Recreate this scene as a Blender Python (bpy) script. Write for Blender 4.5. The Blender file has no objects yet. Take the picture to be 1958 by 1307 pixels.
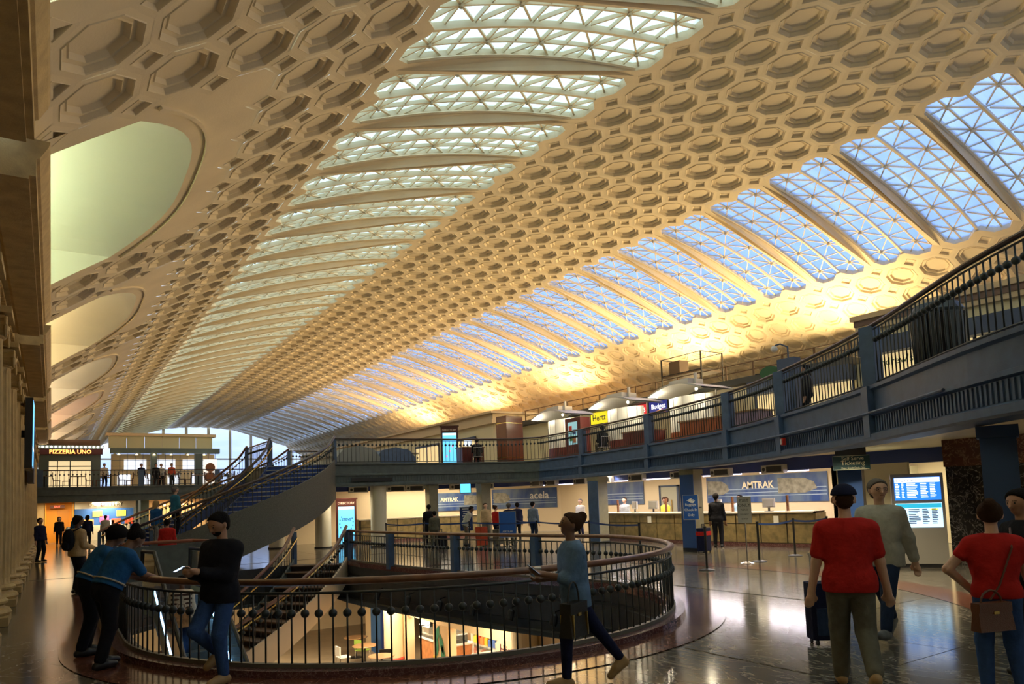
import bpy, bmesh, math, random
import numpy as np
from mathutils import Vector, Matrix
from mathutils.geometry import tessellate_polygon
random.seed(7)
SC = bpy.context.scene
COL = SC.collection
PI = math.pi

# ---------------------------------------------------------------- camera, solved from the vault grid (24.9 mm, lens shifted up)
FPX, YAW, PITCH, ROLL, HC = 1352.7, .5778, .0827, -.0359, 1.8
fw = Vector((math.sin(YAW)*math.cos(PITCH), math.cos(YAW)*math.cos(PITCH), math.sin(PITCH)))
rt = Vector((math.cos(YAW), -math.sin(YAW), 0)); up = rt.cross(fw)
r2 = rt*math.cos(ROLL)+up*math.sin(ROLL); u2 = -rt*math.sin(ROLL)+up*math.cos(ROLL)
cd = bpy.data.cameras.new('camera'); cam = bpy.data.objects.new('camera', cd); COL.objects.link(cam)
cd.sensor_fit = 'HORIZONTAL'; cd.sensor_width = 36; cd.lens = FPX/1958*36; cd.shift_y = 186.4/1958; cd.clip_end = 600; cd.clip_start = .05
cam.matrix_world = Matrix(((r2.x, u2.x, -fw.x, 0), (r2.y, u2.y, -fw.y, 0), (r2.z, u2.z, -fw.z, HC), (0, 0, 0, 1)))
SC.camera = cam
# ---------------------------------------------------------------- sky and exposure
SC.view_settings.view_transform = 'Standard'; SC.view_settings.look = 'None'
SC.view_settings.gamma = 1; SC.view_settings.exposure = 1.05; SC.view_settings.use_curve_mapping = False
W = bpy.data.worlds.new('sky'); SC.world = W; W.use_nodes = True
nt = W.node_tree; nt.nodes.clear()
wo = nt.nodes.new('ShaderNodeOutputWorld'); bg = nt.nodes.new('ShaderNodeBackground'); tc = nt.nodes.new('ShaderNodeTexCoord')
sx = nt.nodes.new('ShaderNodeSeparateXYZ'); cr = nt.nodes.new('ShaderNodeValToRGB'); no = nt.nodes.new('ShaderNodeTexNoise')
cl = nt.nodes.new('ShaderNodeMix'); cl.data_type = 'RGBA'
mp = nt.nodes.new('ShaderNodeMapping'); mp.inputs['Scale'].default_value = (1.2, 1.2, 5)
nt.links.new(tc.outputs['Generated'], sx.inputs[0]); nt.links.new(sx.outputs['Z'], cr.inputs[0])
nt.links.new(tc.outputs['Generated'], mp.inputs[0]); nt.links.new(mp.outputs[0], no.inputs['Vector'])
no.inputs['Scale'].default_value = 3.0; no.inputs['Detail'].default_value = 5
e = cr.color_ramp.elements; e[0].position = 0.0; e[0].color = (.30, .42, .80, 1); e[1].position = .75; e[1].color = (.72, .9, .93, 1)
cl.inputs['B'].default_value = (.85, .9, 1, 1)
cm = nt.nodes.new('ShaderNodeMapRange'); cm.inputs['From Min'].default_value = .48; cm.inputs['From Max'].default_value = .75; cm.inputs['To Max'].default_value = .75
nt.links.new(no.outputs[0], cm.inputs[0]); nt.links.new(cm.outputs[0], cl.inputs['Factor'])
nt.links.new(cr.outputs[0], cl.inputs['A']); nt.links.new(cl.outputs['Result'], bg.inputs[0]); nt.links.new(bg.outputs[0], wo.inputs[0])
bg.inputs['Strength'].default_value = .95

# ---------------------------------------------------------------- helpers
def setp(b, **k):
    for n, v in k.items():
        n = n.replace('_', ' ')
        if n in b.inputs: b.inputs[n].default_value = v
MATS = {}
def mat(name, col, rough=.6, metal=0., emit=0., ecol=None, var=0., vscale=6., bump=0., bscale=40., spec=.5, col2=None, kind='noise', stretch=(1, 1, 1), trans=0.):
    if name in MATS: return MATS[name]
    m = bpy.data.materials.new(name); m.use_nodes = True; MATS[name] = m
    t = m.node_tree; b = t.nodes['Principled BSDF']
    setp(b, Base_Color=(*col, 1), Roughness=rough, Metallic=metal, Specular_IOR_Level=spec, Transmission_Weight=trans)
    if emit: setp(b, Emission_Color=(*(ecol or col), 1), Emission_Strength=emit)
    if var or bump or col2:
        c = t.nodes.new('ShaderNodeTexCoord'); mp = t.nodes.new('ShaderNodeMapping'); mp.inputs['Scale'].default_value = stretch
        t.links.new(c.outputs['Object'], mp.inputs[0])
    if var or col2:
        if kind == 'vein':
            n0 = t.nodes.new('ShaderNodeTexNoise'); n0.inputs['Scale'].default_value = vscale; n0.inputs['Detail'].default_value = 8; n0.inputs['Distortion'].default_value = 1.5
            t.links.new(mp.outputs[0], n0.inputs['Vector'])
            sub = t.nodes.new('ShaderNodeMath'); sub.operation = 'SUBTRACT'; sub.inputs[1].default_value = .5; t.links.new(n0.outputs[0], sub.inputs[0])
            ab = t.nodes.new('ShaderNodeMath'); ab.operation = 'ABSOLUTE'; t.links.new(sub.outputs[0], ab.inputs[0])
            r = t.nodes.new('ShaderNodeValToRGB'); t.links.new(ab.outputs[0], r.inputs[0])
            r.color_ramp.elements[0].color = (*col2, 1); r.color_ramp.elements[0].position = .0
            r.color_ramp.elements[1].color = (*col, 1); r.color_ramp.elements[1].position = .022
            e2 = r.color_ramp.elements.new(.3); e2.color = (*[x*.72 for x in col], 1)
        else:
            n0 = t.nodes.new('ShaderNodeTexNoise'); n0.inputs['Scale'].default_value = vscale; n0.inputs['Detail'].default_value = 5
            t.links.new(mp.outputs[0], n0.inputs['Vector'])
            r = t.nodes.new('ShaderNodeValToRGB'); t.links.new(n0.outputs[0], r.inputs[0])
            c2 = col2 or tuple(min(1, x*(1+var)) for x in col); c1 = col if col2 else tuple(x*(1-var) for x in col)
            r.color_ramp.elements[0].position = .35; r.color_ramp.elements[0].color = (*c1, 1)
            r.color_ramp.elements[1].position = .65; r.color_ramp.elements[1].color = (*c2, 1)
        t.links.new(r.outputs[0], b.inputs['Base Color'])
    if bump:
        n1 = t.nodes.new('ShaderNodeTexNoise'); n1.inputs['Scale'].default_value = bscale; n1.inputs['Detail'].default_value = 4
        t.links.new(mp.outputs[0], n1.inputs['Vector'])
        bp = t.nodes.new('ShaderNodeBump'); bp.inputs['Strength'].default_value = bump; bp.inputs['Distance'].default_value = .02
        t.links.new(n1.outputs[0], bp.inputs['Height']); t.links.new(bp.outputs[0], b.inputs['Normal'])
    return m

class MB:
    """collects faces of one mesh"""
    def __init__(s): s.v = []; s.f = []; s.m = []; s.cur = 0; s.M = None
    def add(s, vs, fs):
        o = len(s.v)
        s.v += [tuple(s.M @ Vector(v)) if s.M else tuple(v) for v in vs]
        s.f += [tuple(i+o for i in f) for f in fs]; s.m += [s.cur]*len(fs); return s
    def box(s, x0, x1, y0, y1, z0, z1):
        return s.add([(x0,y0,z0),(x1,y0,z0),(x1,y1,z0),(x0,y1,z0),(x0,y0,z1),(x1,y0,z1),(x1,y1,z1),(x0,y1,z1)],
                     [(0,3,2,1),(4,5,6,7),(0,1,5,4),(1,2,6,5),(2,3,7,6),(3,0,4,7)])
    def cb(s, c, d, rz=0):
        a, b = math.cos(rz), math.sin(rz); x, y, z = [q/2 for q in d]
        vs = [(c[0]+a*i*x-b*j*y, c[1]+b*i*x+a*j*y, c[2]+k*z) for k in (-1,1) for i, j in ((-1,-1),(1,-1),(1,1),(-1,1))]
        return s.add(vs, [(0,3,2,1),(4,5,6,7),(0,1,5,4),(1,2,6,5),(2,3,7,6),(3,0,4,7)])
    def bar(s, a, b, w, h, upv=(0,0,1)):
        a = Vector(a); b = Vector(b); d = (b-a).normalized(); sd = d.cross(Vector(upv))
        if sd.length < 1e-4: sd = d.cross(Vector((1,0,0)))
        sd.normalize(); u = sd.cross(d)
        vs = [p+sd*i*w/2+u*j*h/2 for p in (a,b) for i, j in ((-1,-1),(1,-1),(1,1),(-1,1))]
        return s.add(vs, [(0,3,2,1),(4,5,6,7),(0,1,5,4),(1,2,6,5),(2,3,7,6),(3,0,4,7)])
    def prism(s, poly, z0, z1):
        n = len(poly); vs = [(x,y,z0) for x,y in poly]+[(x,y,z1) for x,y in poly]
        return s.add(vs, [tuple(range(n-1,-1,-1)), tuple(range(n,2*n))]+[(i,(i+1)%n,n+(i+1)%n,n+i) for i in range(n)])
    def lathe(s, prof, n=16, c=(0,0,0), cap=True):
        vs = []; fs = []
        for r, z in prof:
            vs += [(c[0]+r*math.cos(2*PI*k/n), c[1]+r*math.sin(2*PI*k/n), c[2]+z) for k in range(n)]
        for i in range(len(prof)-1):
            fs += [(i*n+k, i*n+(k+1)%n, (i+1)*n+(k+1)%n, (i+1)*n+k) for k in range(n)]
        if cap: fs += [tuple(range(n-1,-1,-1)), tuple(range((len(prof)-1)*n, len(prof)*n))]
        return s.add(vs, fs)
    def ball(s, c, r, n=10, m=6, sc=(1,1,1)):
        vs = [(c[0], c[1], c[2]-r*sc[2])]; fs = []
        for i in range(1, m):
            a = PI*i/m
            vs += [(c[0]+r*sc[0]*math.sin(a)*math.cos(2*PI*k/n), c[1]+r*sc[1]*math.sin(a)*math.sin(2*PI*k/n), c[2]-r*sc[2]*math.cos(a)) for k in range(n)]
        vs.append((c[0], c[1], c[2]+r*sc[2])); L = len(vs)-1
        fs += [(0, 1+(k+1)%n, 1+k) for k in range(n)]
        for i in range(m-2): fs += [(1+i*n+k, 1+i*n+(k+1)%n, 1+(i+1)*n+(k+1)%n, 1+(i+1)*n+k) for k in range(n)]
        fs += [(1+(m-2)*n+k, 1+(m-2)*n+(k+1)%n, L) for k in range(n)]
        return s.add(vs, fs)
    def tube(s, path, r, n=8, closed=False, ry=None):
        P = [Vector(p) for p in path]; N = len(P); vs = []; fs = []; ry = ry or r
        for i, p in enumerate(P):
            a = P[(i-1) % N] if closed or i else p; b = P[(i+1) % N] if closed or i < N-1 else p
            d = (b-a).normalized(); sd = d.cross(Vector((0,0,1)))
            if sd.length < 1e-3: sd = Vector((1,0,0))
            sd.normalize(); u = sd.cross(d)
            rr = r[i] if isinstance(r, (list, tuple)) else r; r3 = ry[i] if isinstance(ry, (list, tuple)) else ry
            vs += [p+sd*rr*math.cos(2*PI*k/n)+u*r3*math.sin(2*PI*k/n) for k in range(n)]
        for i in range(N if closed else N-1):
            j = (i+1) % N; fs += [(i*n+k, i*n+(k+1)%n, j*n+(k+1)%n, j*n+k) for k in range(n)]
        if not closed: fs += [tuple(range(n-1,-1,-1)), tuple(range((N-1)*n, N*n))]
        return s.add(vs, fs)
    def strip(s, A, B):
        n = len(A); return s.add(list(A)+list(B), [(i, i+1, n+i+1, n+i) for i in range(n-1)])
    def sweep(s, path, prof, closed=False):
        """profile (offset to the path's right hand side, z) swept along a plan path"""
        N = len(path); vs = []; m = len(prof)
        for i, p in enumerate(path):
            a = path[(i-1) % N] if closed or i else p; b = path[(i+1) % N] if closed or i < N-1 else p
            dx, dy = b[0]-a[0], b[1]-a[1]; L = math.hypot(dx, dy); nx, ny = dy/L, -dx/L
            z = p[2] if len(p) > 2 else 0
            vs += [(p[0]+nx*o, p[1]+ny*o, z+h) for o, h in prof]
        fs = []
        for i in range(N if closed else N-1):
            j = (i+1) % N; fs += [(i*m+k, i*m+k+1, j*m+k+1, j*m+k) for k in range(m-1)]
        return s.add(vs, fs)
    def mesh(s, name, mats, smooth=False):
        me = bpy.data.meshes.new(name); me.from_pydata(s.v, [], s.f)
        for m in (mats if isinstance(mats, (list, tuple)) else [mats]): me.materials.append(m)
        if any(s.m): me.polygons.foreach_set('material_index', s.m)
        if smooth: me.polygons.foreach_set('use_smooth', [True]*len(me.polygons))
        me.update(); return me

def link(name, data, parent=None, loc=None, M=None):
    o = bpy.data.objects.new(name, data); COL.objects.link(o)
    if parent: o.parent = parent
    if M is not None: o.matrix_basis = M
    elif loc is not None: o.location = loc
    return o
def fixn(me):
    b = bmesh.new(); b.from_mesh(me); bmesh.ops.recalc_face_normals(b, faces=b.faces); b.to_mesh(me); b.free()
def obj(name, mb, mats, parent=None, loc=None, M=None, smooth=False, fix=True):
    me = mb.mesh(name, mats, smooth)
    if fix: fixn(me)
    return link(name, me, parent, loc, M)
def tag(o, label=None, cat=None, group=None, kind=None):
    if label: o['label'] = label
    if cat: o['category'] = cat
    if group: o['group'] = group
    if kind: o['kind'] = kind
    return o
def thing(name, label, cat, loc=(0,0,0), rz=0, group=None, kind=None):
    o = bpy.data.objects.new(name, None); COL.objects.link(o); o.location = loc; o.rotation_euler = (0, 0, rz); o.empty_display_size = .1
    return tag(o, label, cat, group, kind)
def struct(o, label=None, cat=None): return tag(o, label, cat, kind='structure')
def dup(root, loc, rz=None, label=None, group=None):
    def cp(o, par):
        c = o.copy(); COL.objects.link(c)
        if par: c.parent = par
        for ch in o.children: cp(ch, c)
        return c
    r = cp(root, None); r.location = loc
    if rz is not None: r.rotation_euler = (0, 0, rz)
    if label: r['label'] = label
    if group: r['group'] = group
    return r
def text(body, size, m, parent, M, name='lettering', ext=.004, bold=0., align='CENTER', sx=1.):
    c = bpy.data.curves.new(name, 'FONT'); c.body = body; c.size = size; c.extrude = ext; c.align_x = align; c.align_y = 'CENTER'; c.offset = bold; c.resolution_u = 2
    t = bpy.data.objects.new(name, c); COL.objects.link(t)
    dg = bpy.context.evaluated_depsgraph_get(); me = bpy.data.meshes.new_from_object(t.evaluated_get(dg))
    bpy.data.objects.remove(t); bpy.data.curves.remove(c)
    if sx != 1:
        for v in me.vertices: v.co.x *= sx
    me.materials.clear(); me.materials.append(m)
    return link(name, me, parent, M=M)
def face_M(p, nx, ny):
    """frame for a sign at p facing (nx,ny): local x to the reader's right, y up, z out"""
    n = Vector((nx, ny, 0)).normalized(); x = Vector((-n.y, n.x, 0))
    return Matrix(((x.x, 0, n.x, p[0]), (x.y, 0, n.y, p[1]), (0, 1, 0, p[2]), (0, 0, 0, 1)))
def lerp(a, b, t): return a+(b-a)*t
def smooth_path(pts, n=6):
    out = []
    P = [np.array(p, float) for p in pts]
    for i in range(len(P)-1):
        p0 = P[max(i-1, 0)]; p1 = P[i]; p2 = P[i+1]; p3 = P[min(i+2, len(P)-1)]
        for k in range(n):
            t = k/n; out.append(tuple(.5*((2*p1)+(-p0+p2)*t+(2*p0-5*p1+4*p2-p3)*t*t+(-p0+3*p1-3*p2+p3)*t**3)))
    out.append(tuple(P[-1])); return out
def walk(path, step, start=0., end=None):
    """points at even steps along a path -> (point, direction)"""
    P = [np.array(p, float) for p in path]; d = [0]
    for a, b in zip(P, P[1:]): d.append(d[-1]+np.linalg.norm((b-a)[:2]))
    L = d[-1]-(end or 0); out = []; t = start
    while t <= L+1e-6:
        k = min(max(np.searchsorted(d, t)-1, 0), len(P)-2); f = (t-d[k])/max(d[k+1]-d[k], 1e-9)
        out.append((P[k]+(P[k+1]-P[k])*f, (P[k+1]-P[k])/max(np.linalg.norm((P[k+1]-P[k])[:2]), 1e-9))); t += step
    return out
def area(name, loc, size, power, col, rot=(0,0,0), sy=None, spread=None):
    l = bpy.data.lights.new(name, 'AREA'); l.energy = power; l.color = col; l.size = size
    if sy: l.shape = 'RECTANGLE'; l.size_y = sy
    if spread: l.spread = spread
    o = bpy.data.objects.new(name, l); COL.objects.link(o); o.location = loc; o.rotation_euler = rot; return o

# ---------------------------------------------------------------- materials used widely
PLASTER = mat('vault_plaster', (.80, .69, .50), .75, var=.07, vscale=.7, bump=.15, bscale=25)
BARS = mat('glazing_bar_paint', (.78, .68, .48), .6)
STONE = mat('left_wall_stone', (.46, .33, .14), .6, var=.12, vscale=3, bump=.2, bscale=30)
STONED = mat('cornice_stone', (.46, .33, .14), .65, var=.15, vscale=4, bump=.25, bscale=40)
IRON = mat('dark_iron_paint', (.022, .03, .032), .42, .1)
STEEL = mat('blue_grey_steel_paint', (.055, .10, .19), .5, var=.12, vscale=5)
STEELG = mat('grey_green_steel_paint', (.085, .105, .105), .55, var=.15, vscale=5)
WOODRAIL = mat('polished_rail_wood', (.16, .065, .028), .3, var=.2, vscale=8)
BRASS = mat('brass', (.62, .42, .12), .25, .9)
CREAM = mat('cream_paint', (.72, .60, .40), .7, var=.03, vscale=2)
WHITE = mat('white_paint', (.75, .73, .68), .6)
BLACK = mat('black_plastic', (.012, .012, .014), .45)
MARBLE = mat('grey_floor_marble', (.115, .10, .076), .13, col2=(.34, .30, .24), kind='vein', vscale=3.2, stretch=(1, .45, 1))
REDM = mat('red_floor_marble', (.14, .05, .03), .14, col2=(.30, .16, .11), kind='vein', vscale=4)
CURB = mat('purple_curb_marble', (.11, .045, .045), .2, col2=(.30, .19, .17), kind='vein', vscale=13)
CHROME = mat('chrome', (.7, .7, .7), .15, 1.)
# ================================================================= vault
S = 1.43; J0 = 11.5667; WC, WS_, E_, RV, EV = .9762, 1.1167, .6925, 22.2032, .1842
def arc_s(i):
    a = abs(i); s = 1 if i >= 0 else -1
    if a <= 3: return i*WC
    return s*(3*WC+2*E_+4*WS_+(a-8)*WC) if a >= 8 else s*(3*WC+(a-3)*(2*E_+4*WS_)/5)
_t = np.linspace(0, 11.6, 400); _a = _t/RV*(1+EV*(_t/10)**2)
_x = np.concatenate([[0], np.cumsum((np.cos(_a[1:])+np.cos(_a[:-1]))/2*np.diff(_t))]); _z = np.concatenate([[0], np.cumsum((np.sin(_a[1:])+np.sin(_a[:-1]))/2*np.diff(_t))])
_s10 = arc_s(10)
_keep = _t < _s10
PS = list(_t[_keep]); PX = list(_x[_keep]*S); PZ = list(13.71-_z[_keep]*S)
_cx, _cz = 14.60, 9.745
for i, an in enumerate((0, 31.5, 32.5, 33, 33.5, 35, 36, 37, 38, 39)):
    if i: _cx += .5*WC*S*math.cos(math.radians(an)); _cz -= .5*WC*S*math.sin(math.radians(an))
    PS.append(_s10+i*.5*WC); PX.append(_cx); PZ.append(_cz)
def vxz(s):
    a = abs(s); g = 1 if s >= 0 else -1
    return 18.0+g*float(np.interp(a, PS, PX)), float(np.interp(a, PS, PZ))
def vtan(s):
    x0, z0 = vxz(s-.15); x1, z1 = vxz(s+.15); return math.atan2(z1-z0, x1-x0)
def vpt(s, j, off=0.):
    x, z = vxz(s); a = vtan(s); return (x-math.sin(a)*off, (J0+j)*S, z+math.cos(a)*off)
def vmat(s, j):
    x, z = vxz(s); a = vtan(s)
    return Matrix.Translation((x, (J0+j)*S, z)) @ Matrix.Rotation(-a, 4, 'Y') @ Matrix.Diagonal((1.012, 1.004, 1, 1))
CEIL = struct(thing('ceiling', 'cream coffered barrel vault of octagons and small squares over the whole hall', None, (18, 40, 0)))
CEIL.location = (0, 0, 0)
q = .2071
OCT = [(.5,-q),(.5,q),(q,.5),(-q,.5),(-.5,q),(-.5,-q),(-q,-.5),(q,-.5)]
def oct_mb():
    b = MB(); rings = [(1, 0), (.83, 0), (.81, -.012), (.785, .0), (.73, .075), (.63, .075), (.60, .06), (.54, .135)]
    vs = [(x*r*WC*S, y*r*S, z*S*.72) for r, z in rings for x, y in OCT]
    b.add(vs, [(k*8+i, k*8+(i+1) % 8, k*8+8+(i+1) % 8, k*8+8+i) for k in range(len(rings)-1) for i in range(8)]+[tuple(range(len(rings)*8-8, len(rings)*8))])
    return b
def dia_mb():
    b = MB(); d = .2929; rings = [(1, 0), (.62, 0), (.60, -.01), (.57, 0), (.47, .07)]
    P = [(d, 0), (0, d), (-d, 0), (0, -d)]
    vs = [(x*r*WC*S, y*r*S, z*S*.6) for r, z in rings for x, y in P]
    b.add(vs, [(k*4+i, k*4+(i+1) % 4, k*4+4+(i+1) % 4, k*4+4+i) for k in range(len(rings)-1) for i in range(4)]+[tuple(range(len(rings)*4-4, len(rings)*4))])
    return b
def px_of(p):
    d = Vector(p)-Vector((0, 0, HC)); z = d.dot(fw)
    if z < .5: return None
    return 979+FPX*d.dot(r2)/z, 839.9-FPX*d.dot(u2)/z, z
JLO, JHI = -18, 66
octs = []; dias = []
def in_pier(j): return (j % 8) in (3.5, 4.5)
for jj in range(JLO, JHI):
    for k in range(-3, 3): octs.append((k+.5, jj+.5))
    for a in (8.5, 9.5): octs += [(a, jj+.5), (-a, jj+.5)]
    for a in (10.5, 11.5, 12.5):
        octs.append((a, jj+.5))
        if in_pier(jj+.5): octs.append((-a, jj+.5))
    for k in range(-3, 4): dias.append((k, jj))
    for a in (8, 9, 10): dias += [(a, jj), (-a, jj)]
    for a in (11, 12, 13):
        dias.append((a, jj))
        if jj % 8 in (3, 4, 5): dias.append((-a, jj))
def place(items, mbf, name, stuffname, k=1.):
    base = mbf(); me = base.mesh(name, PLASTER); fixn(me)
    for p in me.polygons:
        if p.normal.z > .98: pass
    sc = []
    for i, j in items:
        s = arc_s(i); P = vpt(s, j); u = px_of(P)
        vis = u is not None and -60 < u[0] < 2020 and -60 < u[1] < 1000
        sc.append(((1/u[2]) if vis else 0, s, j))
    sc.sort(reverse=True)
    for _, s, j in sc[:300]: link(name, me, CEIL, M=vmat(s, j) @ Matrix.Diagonal((k, k, 1, 1)))
    rest = MB()
    for _, s, j in sc[300:]:
        rest.M = vmat(s, j) @ Matrix.Diagonal((k, k, 1, 1)); rest.add(base.v, base.f)
    rest.M = None
    tag(obj(stuffname, rest, PLASTER, CEIL, fix=False), kind='stuff')
place(octs, oct_mb, 'octagon_coffer', 'further_octagon_coffers')
place(dias, dia_mb, 'square_coffer', 'further_square_coffers', 1.05)

def flat_poly(outer, holes, cuts):
    """tessellated polygon with holes in (u,v), cut at u lines"""
    loops = [outer]+holes; allp = [p for l in loops for p in l]
    tr = tessellate_polygon([[Vector((p[0], p[1], 0)) for p in l] for l in loops])
    b = bmesh.new(); vs = [b.verts.new((p[0], p[1], 0)) for p in allp]
    for t in tr:
        try: b.faces.new([vs[k] for k in t])
        except ValueError: pass
    for c in cuts:
        bmesh.ops.bisect_plane(b, geom=b.verts[:]+b.edges[:]+b.faces[:], plane_co=(c, 0, 0), plane_no=(1, 0, 0))
    b.verts.index_update()
    V = [(v.co.x, v.co.y) for v in b.verts]; F = [tuple(v.index for v in f.verts) for f in b.faces]; b.free()
    return V, F
def notch_line(v0, v1, u, sg):
    """edge along v at u with half-square notches at whole v; sg: side the notch goes"""
    out = []; d = .2929; st = 1 if v1 > v0 else -1; v = v0
    for k in range(abs(v1-v0)+1):
        c = v0+st*k
        if k > 0: out.append((u, c-st*d))
        out.append((u+sg*d*WC, c)) if 0 < k < abs(v1-v0) else out.append((u+sg*d*WC, c))
        if k < abs(v1-v0): out.append((u, c+st*d))
    return out
# --- skylights: each bay two modules wide between ribs
UL = 2*E_+4*WS_; HR = .15
GLASS_L = bpy.data.materials.new('frosted_skylight_glass'); GLASS_R = bpy.data.materials.new('clear_skylight_glass')
for g, fac, tcol, scol in ((GLASS_L, .5, (.93, .98, .95), (.9, .95, .92)), (GLASS_R, .3, (.70, .79, 1.), (.5, .58, .85))):
    g.use_nodes = True; t = g.node_tree; t.nodes.clear(); o = t.nodes.new('ShaderNodeOutputMaterial')
    a = t.nodes.new('ShaderNodeBsdfTransparent'); a.inputs[0].default_value = (*tcol, 1); b = t.nodes.new('ShaderNodeBsdfTranslucent'); b.inputs[0].default_value = (*scol, 1)
    mx = t.nodes.new('ShaderNodeMixShader'); mx.inputs[0].default_value = fac
    c = t.nodes.new('ShaderNodeTexCoord'); mpp = t.nodes.new('ShaderNodeMapping'); mpp.inputs['Scale'].default_value = (.25, 1.6, 1); n = t.nodes.new('ShaderNodeTexNoise'); n.inputs['Scale'].default_value = 1.3; n.inputs['Detail'].default_value = 4
    mr = t.nodes.new('ShaderNodeMapRange'); mr.inputs['From Min'].default_value = .35; mr.inputs['From Max'].default_value = .65; mr.inputs['To Min'].default_value = fac*.6; mr.inputs['To Max'].default_value = min(1, fac*2.2)
    geo = t.nodes.new('ShaderNodeNewGeometry')
    t.links.new(geo.outputs['Position'], mpp.inputs[0]); t.links.new(mpp.outputs[0], n.inputs['Vector']); t.links.new(n.outputs[0], mr.inputs[0]); t.links.new(mr.outputs[0], mx.inputs[0])
    t.links.new(a.outputs[0], mx.inputs[1]); t.links.new(b.outputs[0], mx.inputs[2]); t.links.new(mx.outputs[0], o.inputs[0])
def uv_w(side, u, v, off=0.):
    """u from the crown-side edge of the skylight, v in modules -> world at bay origin j=0 (y relative)"""
    s = side*(3*WC+u); x, z = vxz(s); a = vtan(s); return (x-math.sin(a)*off, v*S, z+math.cos(a)*off)
def sk_frame(side):
    hole = []
    e1, e2 = .20, .44
    def scal(u0, sg, vs):
        r = []
        for base in vs: r += [(u0+sg*e2, base[0]), (u0+sg*e1, base[1]), (u0+sg*e1, base[2]), (u0+sg*e2, base[3])]
        return r
    hole += scal(0, 1, ((HR, .32, .68, .93), (1.07, 1.32, 1.68, 2-HR)))
    n = 10
    hole += [(lerp(e2, UL-e2, k/n), 2-HR) for k in range(1, n)]
    hole += scal(UL, -1, ((2-HR, 1.68, 1.32, 1.07), (.93, .68, .32, HR)))
    hole += [(lerp(UL-e2, e2, k/n), HR) for k in range(1, n)]
    outer = notch_line(0, 2, 0, 1)
    outer += [(lerp(.3, UL-.3, k/n), 2) for k in range(0, n+1)]
    outer += notch_line(2, 0, UL, -1)
    outer += [(lerp(UL-.3, .3, k/n), 0) for k in range(0, n+1)]
    b = MB(); V, F = flat_poly(outer, [hole], [])
    b.add([uv_w(side, u, v) for u, v in V], F)
    n = len(hole)
    for o0, o1, dh in ((0., .0, .0),):
        A = [uv_w(side, u, v, 0) for u, v in hole]; B = [uv_w(side, u, v, .30) for u, v in hole]
        b.add(A+B, [(i, (i+1) % n, n+(i+1) % n, n+i) for i in range(n)])
    # raised stop bead along the ribs
    for v in (HR+.03, 2-HR-.03):
        b.tube([uv_w(side, lerp(e2, UL-e2, k/8), v, .03) for k in range(9)], .035, 4)
    return b
def sk_bars(side):
    b = MB()
    hubs = [E_+k*WS_ for k in range(5)]; mids = [E_+(k-.5)*WS_ for k in range(6)]
    def seg(p, q, w, h, off=.12, n=1):
        for k in range(n):
            a = [lerp(p[0], q[0], k/n), lerp(p[1], q[1], k/n)]; c = [lerp(p[0], q[0], (k+1)/n), lerp(p[1], q[1], (k+1)/n)]
            P = Vector(uv_w(side, a[0], a[1], off)); Q = Vector(uv_w(side, c[0], c[1], off)); s = side*(3*WC+a[0]); an = vtan(s)
            b.bar(P, Q, w, h, (-math.sin(an), 0, math.cos(an)))
    kd = 1. if side < 0 else .6
    for v, w, h, off in ((.5, .05, .10*kd, .14), (1, .085, .16*kd, .10), (1.5, .05, .10*kd, .14)): seg((.22 if v != 1 else .44, v), (UL-(.22 if v != 1 else .44), v), w, h, off, 8)
    for u in hubs: seg((u, HR), (u, 2-HR), .045*kd**.6, .085*kd, .16)
    for u in mids[1:-1]: seg((u, HR), (u, 2-HR), .045*kd**.6, .085*kd, .16)
    for u in hubs:
        for v in (.5, 1.5):
            for du in (-.5, .5):
                for dv in (-.5, .5): seg((u, v), (u+du*WS_*.86, v+dv*.86), .05*kd**.6, .09*kd, .15)
            p = Vector(uv_w(side, u, v, .10)); b.ball(p, .07, 6, 4)
    return b
def pane_mb(side, u, v, k):
    c = [(0, -.5), (.5, -.5), (.5, 0), (.5, .5), (0, .5), (-.5, .5), (-.5, 0), (-.5, -.5)]
    A = (u, v); B = (u+c[k][0]*WS_, v+c[k][1]); C = (u+c[(k+1) % 8][0]*WS_, v+c[(k+1) % 8][1])
    vs = []
    for off in (.215, .227): vs += [uv_w(side, p[0], p[1], off) for p in (A, B, C)]
    return vs, [(0, 2, 1), (3, 4, 5), (0, 1, 4, 3), (1, 2, 5, 4), (2, 0, 3, 5)]
wn = 0
SIDE_NAME = {-1: 'frosted skylight bay on the column-wall side of the vault crown', 1: 'clear blue skylight bay on the ticket-hall side of the vault crown'}
for side in (-1, 1):
    fme = sk_frame(side).mesh('skylight_surround', PLASTER); fixn(fme)
    bme = sk_bars(side).mesh('glazing_bars', BARS); fixn(bme)
    G = GLASS_L if side < 0 else GLASS_R
    hubs = [(E_+k*WS_, v) for k in range(5) for v in (.5, 1.5)]
    pms = []; allp = MB()
    for u, v in hubs:
        for k in range(8):
            vs, fs = pane_mb(side, u, v, k); b = MB().add(vs, fs); pms.append(b.mesh('pane', G)); allp.add(vs, fs)
    apm = allp.mesh('panes', G)
    for j0 in range(JLO, JHI, 2):
        wn += 1
        w = struct(thing('window_%d' % wn, SIDE_NAME[side]+', between two ribs', None, (0, (J0+j0)*S, 0)))
        link('skylight_surround', fme, w); link('glazing_bars', bme, w)
        if (-6 <= j0 <= 8 and side < 0) or (-8 <= j0 <= 10 and side > 0):
            for m in pms: link('pane', m, w)
        else: tag(link('panes', apm, w), kind='stuff')
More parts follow.
